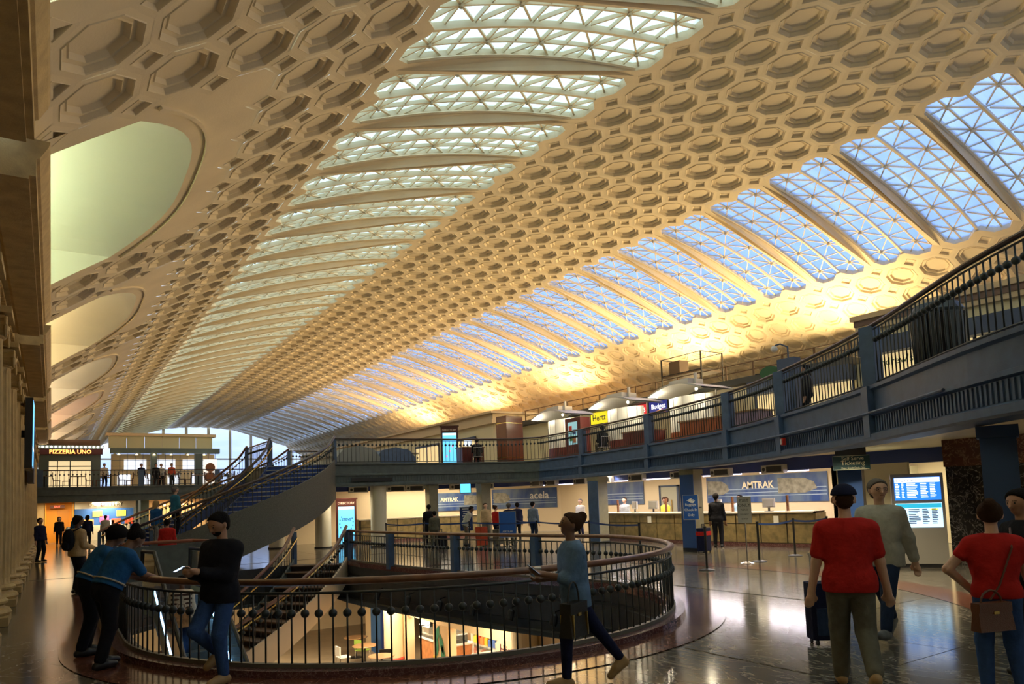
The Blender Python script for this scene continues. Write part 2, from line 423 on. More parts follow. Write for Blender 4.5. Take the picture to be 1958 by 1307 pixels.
# --- lunettes over the column wall
US = _s10; ULOW = (13.4-10)*WC
def lw(u, v, off=0.):
    s = -(US+u); x, z = vxz(s); a = vtan(s); return (x-math.sin(a)*off, v*S, z+math.cos(a)*off)
def u_of_x(x):
    return float(np.interp(18-x, PX, PS))-US
def arch(dx=0., dv=0.):
    top = []
    hv = 2.62+dv
    for k in range(21):
        t = -1+2*k/20; v = hv*t
        x = 1.15+dx+(1.2)*(1-abs(t)**3.2)
        top.append((u_of_x(x), v))
    return [(ULOW, -hv)]+[(lerp(ULOW, top[0][0], k/3), -hv) for k in (1, 2)]+top+[(lerp(top[-1][0], ULOW, k/3), hv) for k in (1, 2)]+[(ULOW, hv)]
hole = arch()
lo = hole[1:-1]
outer = notch_line(-3, 3, 0, 1)
def vnotch(v, u0, u1, sg):
    out = []; d = .2929
    for c in ((WC, 2*WC) if u1 > u0 else (2*WC, WC)):
        st = 1 if u1 > u0 else -1
        out += [(c-st*d*WC, v), (c, v+sg*d), (c+st*d*WC, v)]
    return out
poly = outer[1:-1]
poly = [(.2929*WC, -3)]+poly+[(.2929*WC, 3)]
poly += vnotch(3, 0, ULOW, -1)+[(ULOW, 3)]+hole[::-1]+[(ULOW, -3)]+vnotch(-3, ULOW, 0, 1)
V, F = flat_poly(poly, [], [k*.4 for k in range(1, 9)])
pl = MB().add([lw(u, v) for u, v in V], F)
plm = pl.mesh('lunette_surround', PLASTER); fixn(plm)
mo = MB(); pth = arch(.22, .2)[3:-3]
mo.strip([lw(u, v, -.0) for u, v in pth], [lw(u, v, -.055) for u, v in pth])
p2 = arch(.27, .24)[3:-3]; mo.strip([lw(u, v, -.055) for u, v in pth], [lw(u, v, -.055) for u, v in p2]); mo.strip([lw(u, v, -.055) for u, v in p2], [lw(u, v, 0) for u, v in p2])
mo.add([lw(*pth[0], 0), lw(*pth[0], -.055), lw(*p2[0], -.055), lw(*p2[0], 0)], [(0, 1, 2, 3)]); mo.add([lw(*pth[-1], 0), lw(*pth[-1], -.055), lw(*p2[-1], -.055), lw(*p2[-1], 0)], [(0, 1, 2, 3)])
pf = MB(); pf.strip([lw(3*WC-.02, v, .006) for v in (3, 4, 5)], [lw(ULOW, v, .006) for v in (3, 4, 5)]); pfm = pf.mesh('pier_foot', PLASTER)
mom = mo.mesh('lunette_moulding', PLASTER); fixn(mom)
NICHE = mat('lunette_niche_paint', (.76, .75, .70), .8)
ni = MB(); front = [lw(u, v) for u, v in hole]; back = [(-2.6, p[1], p[2]) for p in front]; back[0] = (-2.6, front[0][1], front[0][2]); ni.strip(front, back)
n = len(back); ni.add(back+[(-2.6, front[0][1], 6.0), (-2.6, front[-1][1], 6.0)], [tuple(range(n))+(n+1, n)])
ni.box(-2.7, -.2, front[0][1], front[-1][1], 6.85, 6.95)
nim = ni.mesh('lunette_niche', NICHE)
LCOL = {-2: (.8, 1, .7), -1: (.9, 1, .8), 0: (.80, 1, .62), 1: (1, .8, .42), 2: (1, .82, .55), 3: (1, .6, .4)}
for k in range(-2, 8):
    y = (J0+8*k)*S
    M = Matrix.Translation((0, y, 0))
    link('lunette_surround', plm, CEIL, M=M); link('lunette_moulding', mom, CEIL, M=M); link('pier_foot', pfm, CEIL, M=M); link('lunette_niche', nim, CEIL, M=M)
    if -1 <= k < 6:      # lit from inside in the photograph
        area('lunette_lamp', (-1.9, y, 7.0), 7.0, 300, LCOL.get(k, (1, .7, .45)), (PI, 0, PI/2), .5)
# ================================================================= column wall
wl = MB(); wl.box(-2.0, -1.75, -30, 112, 0, 7.1)
struct(obj('wall_left', wl, STONE), 'tan stone wall behind the row of fluted columns')
PERIOD = 8*S
prof_e = [(0, 5.36), (.62, 5.36), (.62, 5.55), (.66, 5.55), (.66, 5.75), (.70, 5.75), (.70, 5.95), (.78, 6.0), (.66, 6.02), (.66, 6.28), (.72, 6.30), (.72, 6.42), (.95, 6.44), (1.0, 6.40), (1.42, 6.40), (1.42, 6.45), (1.50, 6.45), (1.50, 6.70), (1.54, 6.72), (1.64, 6.9), (1.66, 6.98), (0, 7.0)]
def entab(x0, L):
    b = MB(); vs = []; m = len(prof_e)
    for y in (0, L): vs += [(x0+o, y, z) for o, z in prof_e]
    b.add(vs, [(k, k+1, m+k+1, m+k) for k in range(m-1)]+[tuple(range(m)), tuple(range(2*m-1, m-1, -1))])
    return b
den = MB().box(0, .14, 0, .13, 6.30, 6.41)
denm = den.mesh('dentil', STONED); fixn(denm)
em = entab(-1.75, 10.3).mesh('cornice_block', STONED); fixn(em)
gm = entab(-2.4, PERIOD-10.3+.02).mesh('cornice_recess', STONED); fixn(gm)
TRIM = struct(thing('trim_1', 'projecting stone cornice broken into long blocks above the column row', None))
for k in range(-3, 4):
    y = (J0+8*k)*S-5.15
    link('cornice_block', em, TRIM, (0, y, 0)); link('cornice_recess', gm, TRIM, (0, y+10.29, 0))
    if 0 <= k <= 1:
        for d in range(42): link('dentil', denm, TRIM, (-1.75+.72, y+.06+d*.245, 0))
def flutes(r0, r1, z0, z1, n=20):
    b = MB(); N = n*4; vs = []; fs = []
    lev = [(0, r0, 0), (.03, r0*.985, 1), (.33, r0*.99, 1), (.97, r1, 1), (1, r1, 0)]
    for t, r, fl in lev:
        for k in range(N):
            a = 2*PI*k/N; d = (0, .5, .75, .5)[k % 4]*fl*.055*r*2
            vs.append(((r-d)*math.cos(a), (r-d)*math.sin(a), lerp(z0, z1, t)))
    for i in range(len(lev)-1): fs += [(i*N+k, i*N+(k+1) % N, (i+1)*N+(k+1) % N, (i+1)*N+k) for k in range(N)]
    return b.add(vs, fs)
COLB = MB().box(-.55, .55, -.55, .55, 0, .14); COLB.lathe([(.55, .14), (.58, .19), (.55, .25), (.49, .27), (.47, .31), (.52, .34), (.53, .38), (.49, .42), (.44, .43)], 24)
CAPM = MB().lathe([(.37, 4.88), (.40, 4.9), (.42, 4.93), (.40, 4.97), (.46, 5.03), (.47, 5.1)], 24); CAPM.box(-.47, .47, -.40, .40, 5.08, 5.22); CAPM.box(-.52, .52, -.50, .50, 5.26, 5.37)
VOL = MB()
def spiral(b, cx, cz, y0, y1, sg):
    for turns, r in ((0, .17), (1, .115), (2, .06)):
        pts = [(cx+sg*r*math.cos(a*PI/8), cz+r*math.sin(a*PI/8)) for a in range(17)]
        b.tube([(x, y0, z) for x, z in pts], .024, 5); b.tube([(x, y1, z) for x, z in pts], .024, 5)
    b.M = Matrix.Translation((cx, 0, cz)) @ Matrix.Rotation(PI/2, 4, 'X'); b.lathe([(.16, y0+.01), (.11, y0*.5), (.09, 0), (.11, y1*.5), (.16, y1-.01)], 14); b.M = None
for sg in (-1, 1): spiral(VOL, sg*.44, 5.02, -.42, .42, sg)
cbm = COLB.mesh('base', STONE); fixn(cbm); csm = flutes(.43, .36, .43, 4.88).mesh('shaft', STONE); fixn(csm)
ccm = CAPM.mesh('capital', STONE); fixn(ccm); cvm = VOL.mesh('volutes', STONE); fixn(cvm)
for k in range(-1, 4):
    for d in (-4.5, -1.5, 1.5, 4.5):
        y = (J0+8*k)*S+d
        if y < 6 or y > 50: continue
        c = thing('ionic_column', 'tall fluted tan stone Ionic column standing along the wall', 'column', (-1.12, y, 0), PI/2, 'fluted columns along the wall')
        link('base', cbm, c); link('shaft', csm, c); cp = link('capital', ccm, c); link('volutes', cvm, cp)
# ================================================================= far and right walls, end of the vault
struct(obj('wall_right', MB().box(35.55, 36.0, -20, 112, -1, 7.75), CREAM), 'cream wall below the vault beyond the shops')
wb = MB(); wb.box(-3, 37, -17, -16.7, -1, 14.5)
struct(obj('wall_back', wb, CREAM), 'plain cream end wall of the hall behind the viewer')
YE = (J0+JHI)*S
we = MB(); we.box(-3, 37, YE, YE+.3, -1, 4.0)
for x in range(-2, 38, 3): we.box(x, x+.35, YE, YE+.3, 4, 14)
for z in (6.5, 9): we.box(-3, 37, YE, YE+.2, z, z+.2)
struct(obj('wall_front', we, CREAM), 'distant glazed end wall with tall upright bars')
# ================================================================= warm uplights hidden on the shop roofs: the photograph shows their glow at the foot of the vault
WARM = (1, .70, .32)
for y, z, w in ((19, 6.6, 1050), (28, 6.6, 1050), (40, 7.15, 800), (52, 7.15, 800), (64, 7.15, 800)):
    area('roof_uplight', (31.0, y, z), 3.0, w, WARM, (0, math.radians(128), 0), 3)
# ================================================================= floor with the stair well
CXY = (5.05, 10.9)
def ringpts(r, a0=180, a1=360, n=40): return [(CXY[0]+r*math.cos(math.radians(lerp(a0, a1, k/n))), CXY[1]+r*math.sin(math.radians(lerp(a0, a1, k/n)))) for k in range(n+1)]
RSIDE = [(8.75, 12.7), (8.17, 15.3), (7.82, 18), (7.66, 20), (7.72, 21.4)]
def well(r):
    d = r-4.15
    right = smooth_path([(9.2+d, 10.9)]+[(x+d, y) for x, y in RSIDE], 4)
    return ringpts(r)+right[1:]+[(6.3-d*.3, 22.25+d*.6), (4.2, 21.6+d), (2.6-d*.4, 20.6+d), (.95-d, 18.6+d*.5)]
WELL = well(4.1)
FX0, FX1, FY0, FY1 = -1.8, 23, -16.7, 111
V, F = flat_poly([(FX0, FY0), (FX1, FY0), (FX1, FY1), (FX0, FY1)], [WELL], [])
FL = struct(obj('floor', MB().add([(x, y, -.006) for x, y in V], F), MARBLE), 'polished grey veined marble floor of the station hall')
sl = MB().box(-.994, .994, -.994, .994, -.02, 0).mesh('marble_slab', MARBLE); fixn(sl)
def clear_of_well(x, y):
    for i in range(-2, 3):
        for j in range(-2, 3):
            a, b = x+i*.5, y+j*.5
            if math.hypot(a-CXY[0], b-CXY[1]) < 4.98: return False
            if .1 < a < 9.5 and 10 < b < 23.6: return False
    return True
ns = 0
for iy in range(0, 26):
    for ix in range(0, 11):
        x, y = -.8+ix*2, 1+iy*2
        if clear_of_well(x, y) and ns < 300: link('marble_slab', sl, FL, (x, y, 0)); ns += 1
def ring(name, r0, r1, z, a0, a1, m, parent, n=64):
    b = MB(); b.strip([(x, y, z) for x, y in ringpts(r0, a0, a1, n)], [(x, y, z) for x, y in ringpts(r1, a0, a1, n)]); return obj(name, b, m, parent)
ring('red_marble_border', 4.3, 4.95, .004, 180, 360, REDM, FL)
b = MB()
for lo, hi in ((4.3, 4.95),):
    A = [p for p in well(lo)[40:-5]]; B = [p for p in well(hi)[40:-5]]
    b.strip([(x, y, .004) for x, y in A], [(x, y, .004) for x, y in B])
    b.add([(.8, 10.9, .004), (.1, 10.9, .004), (.1, 18.6, .004), (.8, 18.6, .004)], [(0, 1, 2, 3)])
obj('red_marble_border_side', b, REDM, FL)
ring('red_marble_band', 8.3, 9.0, .004, -65, 62, REDM, FL, 60)
# curb under the railing
RAILP = ringpts(4.2, 180, 360, 48)
RAIL = [(.85, 17.6), (.85, 14.2)]+RAILP+smooth_path([(9.25, 10.9)]+[(x+.05, y) for x, y in RSIDE], 4)[1:]
cb = MB(); cb.sweep(RAIL, [(-.12, -.05), (-.12, .075), (.17, .075), (.17, 0)]); 
curb = obj('well_curb', cb, CURB); tag(curb, 'purple-red marble curb under the round well railing', 'curb')
# --- railing maker
BALL = MB().ball((0, 0, 0), .047, 12, 8).mesh('ball', IRON, True)
def bal_mesh(h): 
    me = MB().lathe([(.0105, 0), (.0105, h)], 6).mesh('baluster', IRON, True); return me
def baluster_run(path, parent, z0, h, step, ballz, start=.07, ball=True, end=0., skip=lambda x, y: False):
    bm = bal_mesh(h)
    for p, d in walk(path, step, start, end):
        z = p[2] if len(p) > 2 else 0
        if skip(p[0], p[1]): continue
        bo = link('baluster', bm, parent, (p[0], p[1], z+z0))
        if ball: link('ball', BALL, bo, (0, 0, ballz-z0))
WR = thing('round_well_railing', 'black baluster railing with iron balls and brown wooden handrail around the stair well', 'railing', (5, 6.7, 0))
WR.location = (0, 0, 0)
P3 = [(x, y, .075) for x, y in RAIL]
obj('handrail', MB().tube([(x, y, .98) for x, y in RAIL], .052, 10, ry=.04), WOODRAIL, WR, smooth=True)
obj('upper_rail', MB().tube([(x, y, .86) for x, y in RAIL], .016, 6), IRON, WR)
obj('bottom_rail', MB().sweep(RAIL, [(-.03, .075), (-.03, .12), (.03, .12), (.03, .075), (-.03, .075)]), mat('worn_rail_base', (.16, .15, .12), .4, .3), WR)
baluster_run(P3, WR, .03, .76, .155, .57)
for x, y in ((8.17+.05, 15.3), (7.72+.05, 18.2), (7.75, 21.3), (8.80, 12.7), (.85, 17.55)):
    pb = obj('post', MB().box(-.09, .09, -.09, .09, 0, .95), STEEL, WR, (x, y, 0))
# --- rim fascia and soffit of the well
fz = MB()
W2 = WELL+[WELL[0]]
fz.sweep(W2, [(0, 0), (0, -.28), (.03, -.3), (.03, -.36), (0, -.38), (0, -.80), (.04, -.82), (.04, -1.0), (0, -1.03), (-.4, -1.03)])
rim = obj('well_rim_fascia', fz, mat('black_rim_paint', (.028, .03, .032), .55, var=.2, vscale=6)); tag(rim, 'black stepped fascia lining the rim of the stair well', 'fascia')
V, F = flat_poly([(-2, 3), (19, 3), (19, 33), (-2, 33)], [WELL], [])
struct(obj('ceiling_lower', MB().add([(x, y, -1.03) for x, y in V], F), CREAM), 'cream ceiling of the lower shopping level')
# ================================================================= lower level
LZ = -3.9
LOWF = mat('lower_floor_tile', (.36, .29, .20), .3, var=.1, vscale=2)
struct(obj('floor_lower', MB().box(-2, 19, 3, 33, LZ-.1, LZ), LOWF), 'tan tiled floor of the lower food court')
lw_ = MB(); lw_.box(-2, 19, 32.8, 33, LZ, -1.03); lw_.box(-2, -1.8, 3, 33, LZ, -1.03); lw_.box(-2, 19, 3, 3.2, LZ, -1.03); lw_.box(18.8, 19, 3, 33, LZ, -1.03)
struct(obj('wall_lower', lw_, CREAM), 'cream walls round the lower shopping level')
sf = MB(); X = 10.5
sf.box(X, X+.3, 4, 27.2, -2.15, -1.03); sf.box(X, X+.3, 23.3, 24.3, LZ, -2.15); sf.box(X, X+.3, 20.2, 21.0, LZ, -2.15); sf.box(X, X+.3, 15.0, 16.0, LZ, -2.15); sf.box(X, X+.3, 4, 9, LZ, -2.15)
sf.box(X, X+.3, 26.6, 27.2, LZ, -2.15); sf.box(X-.03, X+.01, 4, 27, -1.62, -1.5)
struct(obj('wall_shopfront', sf, mat('shopfront_cream', (.80, .62, .38), .6)), 'warm cream bulkhead over the lower level shops')
struct(obj('wall_shop_back', MB().box(13.6, 13.8, 4, 26, LZ, -1.03), mat('shop_back_wall', (.7, .5, .3), .6)), 'warm back wall inside the lower shops')
BLUEP = mat('blue_wall_paint', (.06, .17, .42), .5); DBLUE = mat('deep_blue_door_paint', (.012, .03, .16), .4); REDB = mat('red_skirting', (.45, .04, .02), .5)
struct(obj('wall_blue', MB().box(X-.02, X+.1, 24.3, 26.6, LZ, -2.15), BLUEP), 'blue painted wall panel around the lower level door')
d = struct(thing('door_1', 'deep blue panelled door in the blue wall of the lower level', None, (X-.06, 24.85, LZ)))
dl_ = obj('door_leaf', MB().box(-.03, .03, -.5, .5, 0, 1.75), DBLUE, d); obj('door_frame', MB().box(-.05, .05, -.58, -.5, 0, 1.83).box(-.05, .05, .5, .58, 0, 1.83).box(-.05, .05, -.58, .58, 1.75, 1.83), mat('door_frame_blue', (.03, .08, .25), .4), d)
obj('door_handle', MB().ball((-.06, -.38, .85), .04, 8, 6), CHROME, dl_); obj('notice_plate', MB().box(-.035, -.03, -.3, .3, 1.3, 1.65), mat('door_notice', (.12, .02, .1), .5), dl_)
for (x, y, s) in ((10.2, 23.75, 'beside the blue door'), (10.2, 15.4, 'beside the ice cream counter')):
    c = thing('round_pillar', 'round cream pillar with red foot '+s, 'pillar', (x, y, LZ))
    obj('pillar_shaft', MB().lathe([(.34, .3), (.34, 2.9)], 24), CREAM, c, smooth=False); obj('pillar_foot', MB().lathe([(.37, 0), (.37, .26), (.34, .3)], 24), REDB, c)
def lamp_pend(x, y, z, lab):
    t = thing('pendant_lamp', lab, 'lamp', (x, y, z))
    obj('shade', MB().lathe([(.06, .34), (.14, .25), (.19, 0), (.17, 0), (.12, .23), (.04, .33)], 16, cap=False), mat('white_glass_shade', (1, .95, .85), .4, emit=2.2), t); obj('cord', MB().lathe([(.008, .34), (.008, -1.03-z)], 5), BLACK, t)
lamp_pend(11.2, 23.3, -2.55, 'glowing white pendant lamp by the round pillar over the fruit display'); lamp_pend(11.2, 21.8, -2.48, 'glowing white pendant lamp over the wooden deli counter')
# shelves of goods
GC = [mat('goods_%d' % k, c, .5) for k, c in enumerate([(.8, .1, .05), (.9, .55, .05), (.1, .4, .12), (.85, .8, .7), (.1, .2, .6), (.8, .3, .1), (.9, .8, .1), (.5, .08, .3)])]
def shelf_unit(name, lab, x, y0, y1, z0, z1, rows, goods, gname, glab, gcat):
    t = thing(name, lab, 'shelf', (x, y0, z0)); L = y1-y0; H = z1-z0
    obj('back_panel', MB().box(.28, .32, 0, L, 0, H), WHITE, t)
    for k in range(rows): obj('shelf_board', MB().box(-.1, .3, 0, L, k*H/rows, k*H/rows+.03), WHITE, t)
    for yy in (0, L-.04): obj('side_panel', MB().box(-.1, .32, yy, yy+.04, 0, H), WHITE, t)
    n = 0
    for k in range(rows):
        for q_ in range(goods):
            hh = H/rows*random.uniform(.5, .85); w = (L-.16)/goods*.8; yy = y0+.08+(L-.16)*(q_+.5)/goods
            ci = random.randrange(8)
            o = obj(gname, MB().box(-.08, .1, -w/2, w/2, 0, hh*.8).box(-.05, .07, -w/4, w/4, hh*.8, hh), GC[ci], loc=(x+random.uniform(0, .05), yy, z0+k*H/rows+.031))
            tag(o, ('red', 'amber', 'green', 'cream', 'blue', 'orange', 'yellow', 'plum')[ci]+' '+glab.replace('the', ('the lowest row of the', 'the second row of the', 'the third row of the', 'the top row of the')[k], 1), gcat, glab+' group')
shelf_unit('snack_shelf', 'white shelf of bright packets behind the deli counter', 13.1, 21.2, 23.2, LZ, -2.1, 4, 7, 'snack_packet', 'snack packet on the deli wall shelf', 'packet')
shelf_unit('drinks_shelf', 'white shelf of bottles inside the ice cream shop', 12.6, 18.9, 20.0, LZ, -2.3, 4, 5, 'drink_bottle', 'bottle on the ice cream shop shelf', 'bottle')
shelf_unit('cup_shelf', 'white shelf of cups at the back of the ice cream shop', 13.1, 16.3, 18.7, LZ, -2.3, 4, 8, 'paper_cup', 'paper cup on the back shelf of the ice cream shop', 'cup')
cw = mat('counter_oak', (.42, .17, .06), .4, var=.2, vscale=6)
t = thing('deli_counter', 'reddish wooden deli counter with sloping glass case', 'counter', (11.25, 22.0, LZ))
obj('counter_body', MB().box(-.3, .5, -1.1, 1.1, 0, .95), cw, t); obj('counter_top', MB().box(-.36, .56, -1.15, 1.15, .95, 1.0), WHITE, t); obj('glass_case', MB().prism([(-.3, -1.0), (.4, -1.0), (.4, 1.0), (-.3, 1.0)], 1.0, 1.35), mat('case_glass', (.8, .9, .9), .05, trans=.9), t)
t = thing('fruit_basket', 'heap of oranges, limes and apples in a black basket', 'basket', (11.55, 22.7, LZ+1.36)); obj('basket_bowl', MB().lathe([(.24, 0), (.37, .19), (.35, .19), (.30, .155), (0.001, .155)], 16), BLACK, t)
fr = [mat('orange_peel', (.9, .35, .02), .5), mat('lime_peel', (.25, .6, .05), .5), mat('red_apple', (.8, .06, .04), .4), mat('lemon_peel', (.95, .75, .05), .5)]
for k in range(22):
    a = k*2.4; r = .275*math.sqrt((k+.5)/22); o = link('fruit', MB().ball((0, 0, 0), .046, 10, 6).mesh('fruit', fr[k % 4], True), loc=(11.55+r*math.cos(a), 22.7+r*math.sin(a), LZ+1.36+.205))
    tag(o, ['orange', 'green lime', 'red apple', 'yellow lemon'][k % 4]+' heaped in the black deli basket', 'fruit', 'fruit in the basket')
t = thing('leaf_sign', 'tall tan and yellow panel sign painted with large green leaves', 'sign', (10.44, 20.55, LZ)); obj('sign_panel', MB().box(-.03, .03, -.5, .5, .0, 1.75), mat('sign_tan', (.72, .5, .28), .5), t); obj('yellow_foot', MB().box(-.04, .04, -.5, .5, 0, .75), mat('sign_yellow', (.85, .6, .03), .5), t)
for k, (yy, zz, an) in enumerate([(.2, 1.45, .5), (-.1, 1.2, -.4), (.25, 1.0, .3), (-.2, .85, -.2)]):
    lf = MB(); pts = [(math.sin(s*PI/10)*.13*(1 if sgn else -1), -.35+s*.07) for sgn in (0, 1) for s in (range(11) if not sgn else range(9, 0, -1))]
    lf.add([(-.045, yy+a*math.cos(an)-b_*math.sin(an), zz+a*math.sin(an)+b_*math.cos(an)) for a, b_ in pts], [tuple(range(len(pts)))]); obj('painted_leaf', lf, mat('leaf_green', (.03, .22, .12), .5), t)
t = thing('ice_cream_sign', 'round-ended cream shop sign with dark lettering over the ice cream counter', 'sign', (10.38, 15.95, -2.3))
sg = MB(); pts = [(.0+(.85 if a < 9 else -.85)*1+.28*math.sin(PI*(a if a < 9 else a-1)/8)*(1), .28*math.cos(PI*(a if a < 9 else a-1)/8)) for a in range(18)]
sg.add([(x_, -p, z) for x_ in (0, .06) for p, z in pts], [tuple(range(18)), tuple(range(35, 17, -1))]+[(i, (i+1) % 18, 18+(i+1) % 18, 18+i) for i in range(18)]); obj('sign_board', sg, mat('sign_peach', (.85, .55, .38), .5), t)
text('Häagen-Dazs', .36, mat('sign_dark_letters', (.12, .04, .05), .5), t, face_M((-.01, 0, 0), -1, 0))
t = thing('ice_cream_counter', 'white ice cream counter with glass front', 'counter', (11.2, 17.8, LZ)); obj('counter_body', MB().box(-.3, .4, -1.5, 1.5, 0, .9), mat('counter_peach', (.8, .45, .25), .5), t); obj('counter_top', MB().box(-.36, .45, -1.55, 1.55, .9, 1.0), WHITE, t); obj('glass_front', MB().box(-.3, -.27, -1.5, 1.5, 1.0, 1.35), MATS['case_glass'], t)
obj('menu_board', MB().box(1.9, 1.95, -1.3, 1.2, 1.7, 2.1), mat('menu_glow', (1, .85, .6), .5, emit=1.2), t)
def cafe_table(x, y, lab):
    t = thing('cafe_table', lab, 'table', (x, y, LZ)); obj('table_top', MB().lathe([(.42, .72), (.44, .735), (.42, .75)], 24), mat('table_wood', (.3, .17, .08), .35), t); obj('table_stem', MB().lathe([(.035, .03), (.035, .72)], 8), BLACK, t); obj('table_foot', MB().lathe([(.25, 0), (.25, .02), (.04, .05)], 16), BLACK, t)
def cafe_chair(x, y, rz, lab, m):
    t = thing('cafe_chair', lab, 'chair', (x, y, LZ), rz); obj('seat', MB().box(-.2, .2, -.2, .2, .43, .46), m, t); obj('backrest', MB().prism([(-.2, -.22), (.2, -.22), (.2, -.18), (-.2, -.18)], .52, .82), m, t)
    for sx_ in (-1, 1):
        for sy_ in (-1, 1): obj('leg', MB().bar((sx_*.17, sy_*.17, .43), (sx_*.2, sy_*.21, 0), .022, .022), CHROME, t)
    for sx_ in (-1, 1): obj('back_post', MB().bar((sx_*.17, -.19, .45), (sx_*.17, -.2, .55), .022, .022), CHROME, t)
cafe_table(9.3, 24.2, 'small round café table before the blue door'); cafe_table(9.6, 25.9, 'small round café table deep in the corner of the food court'); cafe_table(9.1, 22.2, 'small round café table near the round pillar')
LIME = mat('lime_plastic', (.35, .55, .08), .4)
cafe_chair(9.5, 24.95, -1.2, 'lime green plastic café chair by the blue door', LIME); cafe_chair(8.55, 24.3, -1.5, 'white plastic café chair at the table before the blue door', WHITE); cafe_chair(9.55, 22.9, -.5, 'black plastic café chair beside the round pillar', BLACK)
for x, y, w in ((9.3, 23, 115), (11.8, 22, 80), (11.8, 17.5, 90), (9.2, 17, 70), (5, 26, 110)): area('lower_level_lamp', (x, y, -1.15), 1.6, w, (1, .82, .55))
# track spots on the black fascia
for k, y in enumerate((18.6, 17.0, 15.6, 14.4, 13.2, 12.0)):
    xr = float(np.interp(y, [10.9, 12.7, 15.3, 18, 20], [9.2, 8.75, 8.17, 7.82, 7.66]))-.07
    t = thing('track_spotlight', ('first', 'second', 'third', 'fourth', 'fifth', 'sixth')[k]+' black track spotlight from the stair end of the well rim', 'spotlight', (xr, y, -.62), 0, 'track spotlights on the rim')
    obj('spot_arm', MB().bar((.08, 0, .1), (-.12, 0, .06), .03, .03).bar((-.12, 0, .08), (-.16, 0, -.06), .025, .025), BLACK, t); h = MB(); h.M = Matrix.Translation((-.17, 0, -.12)) @ Matrix.Rotation(.35, 4, 'Y'); h.lathe([(.05, .14), (.075, .1), (.085, -.1), (.075, -.1)], 12); obj('spot_head', h, BLACK, t)
    l = MB(); l.M = Matrix.Translation((-.17, 0, -.12)) @ Matrix.Rotation(.35, 4, 'Y'); l.lathe([(.07, -.085), (.07, -.09)], 12); obj('spot_lens', l, mat('spot_lens_glow', (1, .9, .7), .3, emit=4), t)
# ================================================================= helical stairs
def helix_stair(c, r0, r1, p0, p1, z0, z1, n, name, label, tread_m, riser_m, strm_out, strm_in, parent_rails=True, out_rail=True, in_rail=True, sgn=1):
    t = thing(name, label, 'staircase')
    P = lambda r, a, z: (c[0]+r*math.cos(math.radians(a)), c[1]+sgn*r*math.sin(math.radians(a)), z)
    dz = (z1-z0)/n
    for k in range(n):
        a0 = lerp(p0, p1, k/n); a1 = lerp(p0, p1, (k+1)/n); zt = z0+dz*(k+1)
        tr = MB(); ao = a0-(1.2 if p1 > p0 else -1.2); pts = [P(r0, ao, 0), P(r1, ao, 0), P(r1, a1, 0), P(r0, a1, 0)]
        tr.prism([p[:2] for p in pts], zt-.035, zt); obj('tread', tr, tread_m, t)
        ri = MB(); ri.add([P(r0, a0, zt-dz), P(r1, a0, zt-dz), P(r1, a0, zt-.035), P(r0, a0, zt-.035)], [(0, 1, 2, 3)]); obj('riser', ri, riser_m, t)
    N = 40; th = 1.35 if strm_out is GSTR else .5
    A = lambda k: lerp(p0, p1, k/N); Z = lambda k: lerp(z0, z1, k/N)
    so = MB()
    so.strip([P(r1+.06, A(k), Z(k)+.22) for k in range(N+1)], [P(r1+.06, A(k), max(Z(k)-th, z0-.0)) for k in range(N+1)])
    so.strip([P(r1, A(k), Z(k)+.22) for k in range(N+1)], [P(r1+.06, A(k), Z(k)+.22) for k in range(N+1)]); so.strip([P(r1, A(k), Z(k)-.1) for k in range(N+1)], [P(r1, A(k), Z(k)+.22) for k in range(N+1)])
    obj('outer_stringer', so, strm_out, t)
    si = MB(); si.strip([P(r0-.06, A(k), Z(k)+.22) for k in range(N+1)], [P(r0-.06, A(k), max(Z(k)-th, z0)) for k in range(N+1)]); si.strip([P(r0, A(k), Z(k)+.22) for k in range(N+1)], [P(r0-.06, A(k), Z(k)+.22) for k in range(N+1)]); si.strip([P(r0, A(k), Z(k)-.1) for k in range(N+1)], [P(r0, A(k), Z(k)+.22) for k in range(N+1)]); obj('inner_stringer', si, strm_in, t)
    un = MB(); un.strip([P(r0-.06, A(k), max(Z(k)-th, z0)) for k in range(N+1)], [P(r1+.06, A(k), max(Z(k)-th, z0)) for k in range(N+1)]); obj('soffit', un, strm_in, t)
    for r, on in ((r1+.02, out_rail), (r0-.02, in_rail)):
        if not on: continue
        path = [P(r, A(k), Z(k)) for k in range(N+1)]
        top = list(path)
        obj('handrail', MB().tube([(x, y, z+1.0+(.12*max(0, (k-36)/4))) for k, (x, y, z) in enumerate(top)], .05, 8), WOODRAIL if name != 'main_staircase' else mat('dark_stair_rail', (.05, .03, .025), .3), t)
        ri_ = r-.1 if r > (r0+r1)/2 else r+.1
        obj('brass_rail', MB().tube([P(ri_, A(k), Z(k)+.82) for k in range(N+1)], .022, 6), BRASS, t)
        bm = bal_mesh(.78)
        for p, d_ in walk(path, .16, .08):
            bo = link('baluster', bm, t, (p[0], p[1], p[2]+.2)); link('ball', BALL, bo, (0, 0, .54))
        for q_ in (path[-1], path[0]): obj('newel_post', MB().cb((q_[0], q_[1], q_[2]+.5), (.13, .13, 1.0)), STEEL, t)
    return t
BLUEC = mat('blue_stair_carpet', (.035, .085, .36), .8); BLUED = mat('dark_blue_tread', (.03, .06, .2), .6)
GSTR = mat('speckled_grey_stringer', (.10, .10, .085), .6, var=.35, vscale=60)
helix_stair((5.2, 30), 2.4, 4.9, -135, -30, 0, 3.4, 20, 'main_staircase', 'curving staircase with blue risers and grey outer side climbing to the balcony', mat('pale_tread_nosing', (.30, .32, .36), .5), BLUEC, GSTR, BLUED)
helix_stair((5.2, 31.6), 2.4, 4.9, -135, -30, 0, 3.4, 20, 'rear_staircase', 'mirrored blue-sided staircase behind the main curving stairs', MATS['pale_tread_nosing'], BLUEC, mat('blue_stringer', (.05, .14, .42), .5), BLUED, sgn=-1)
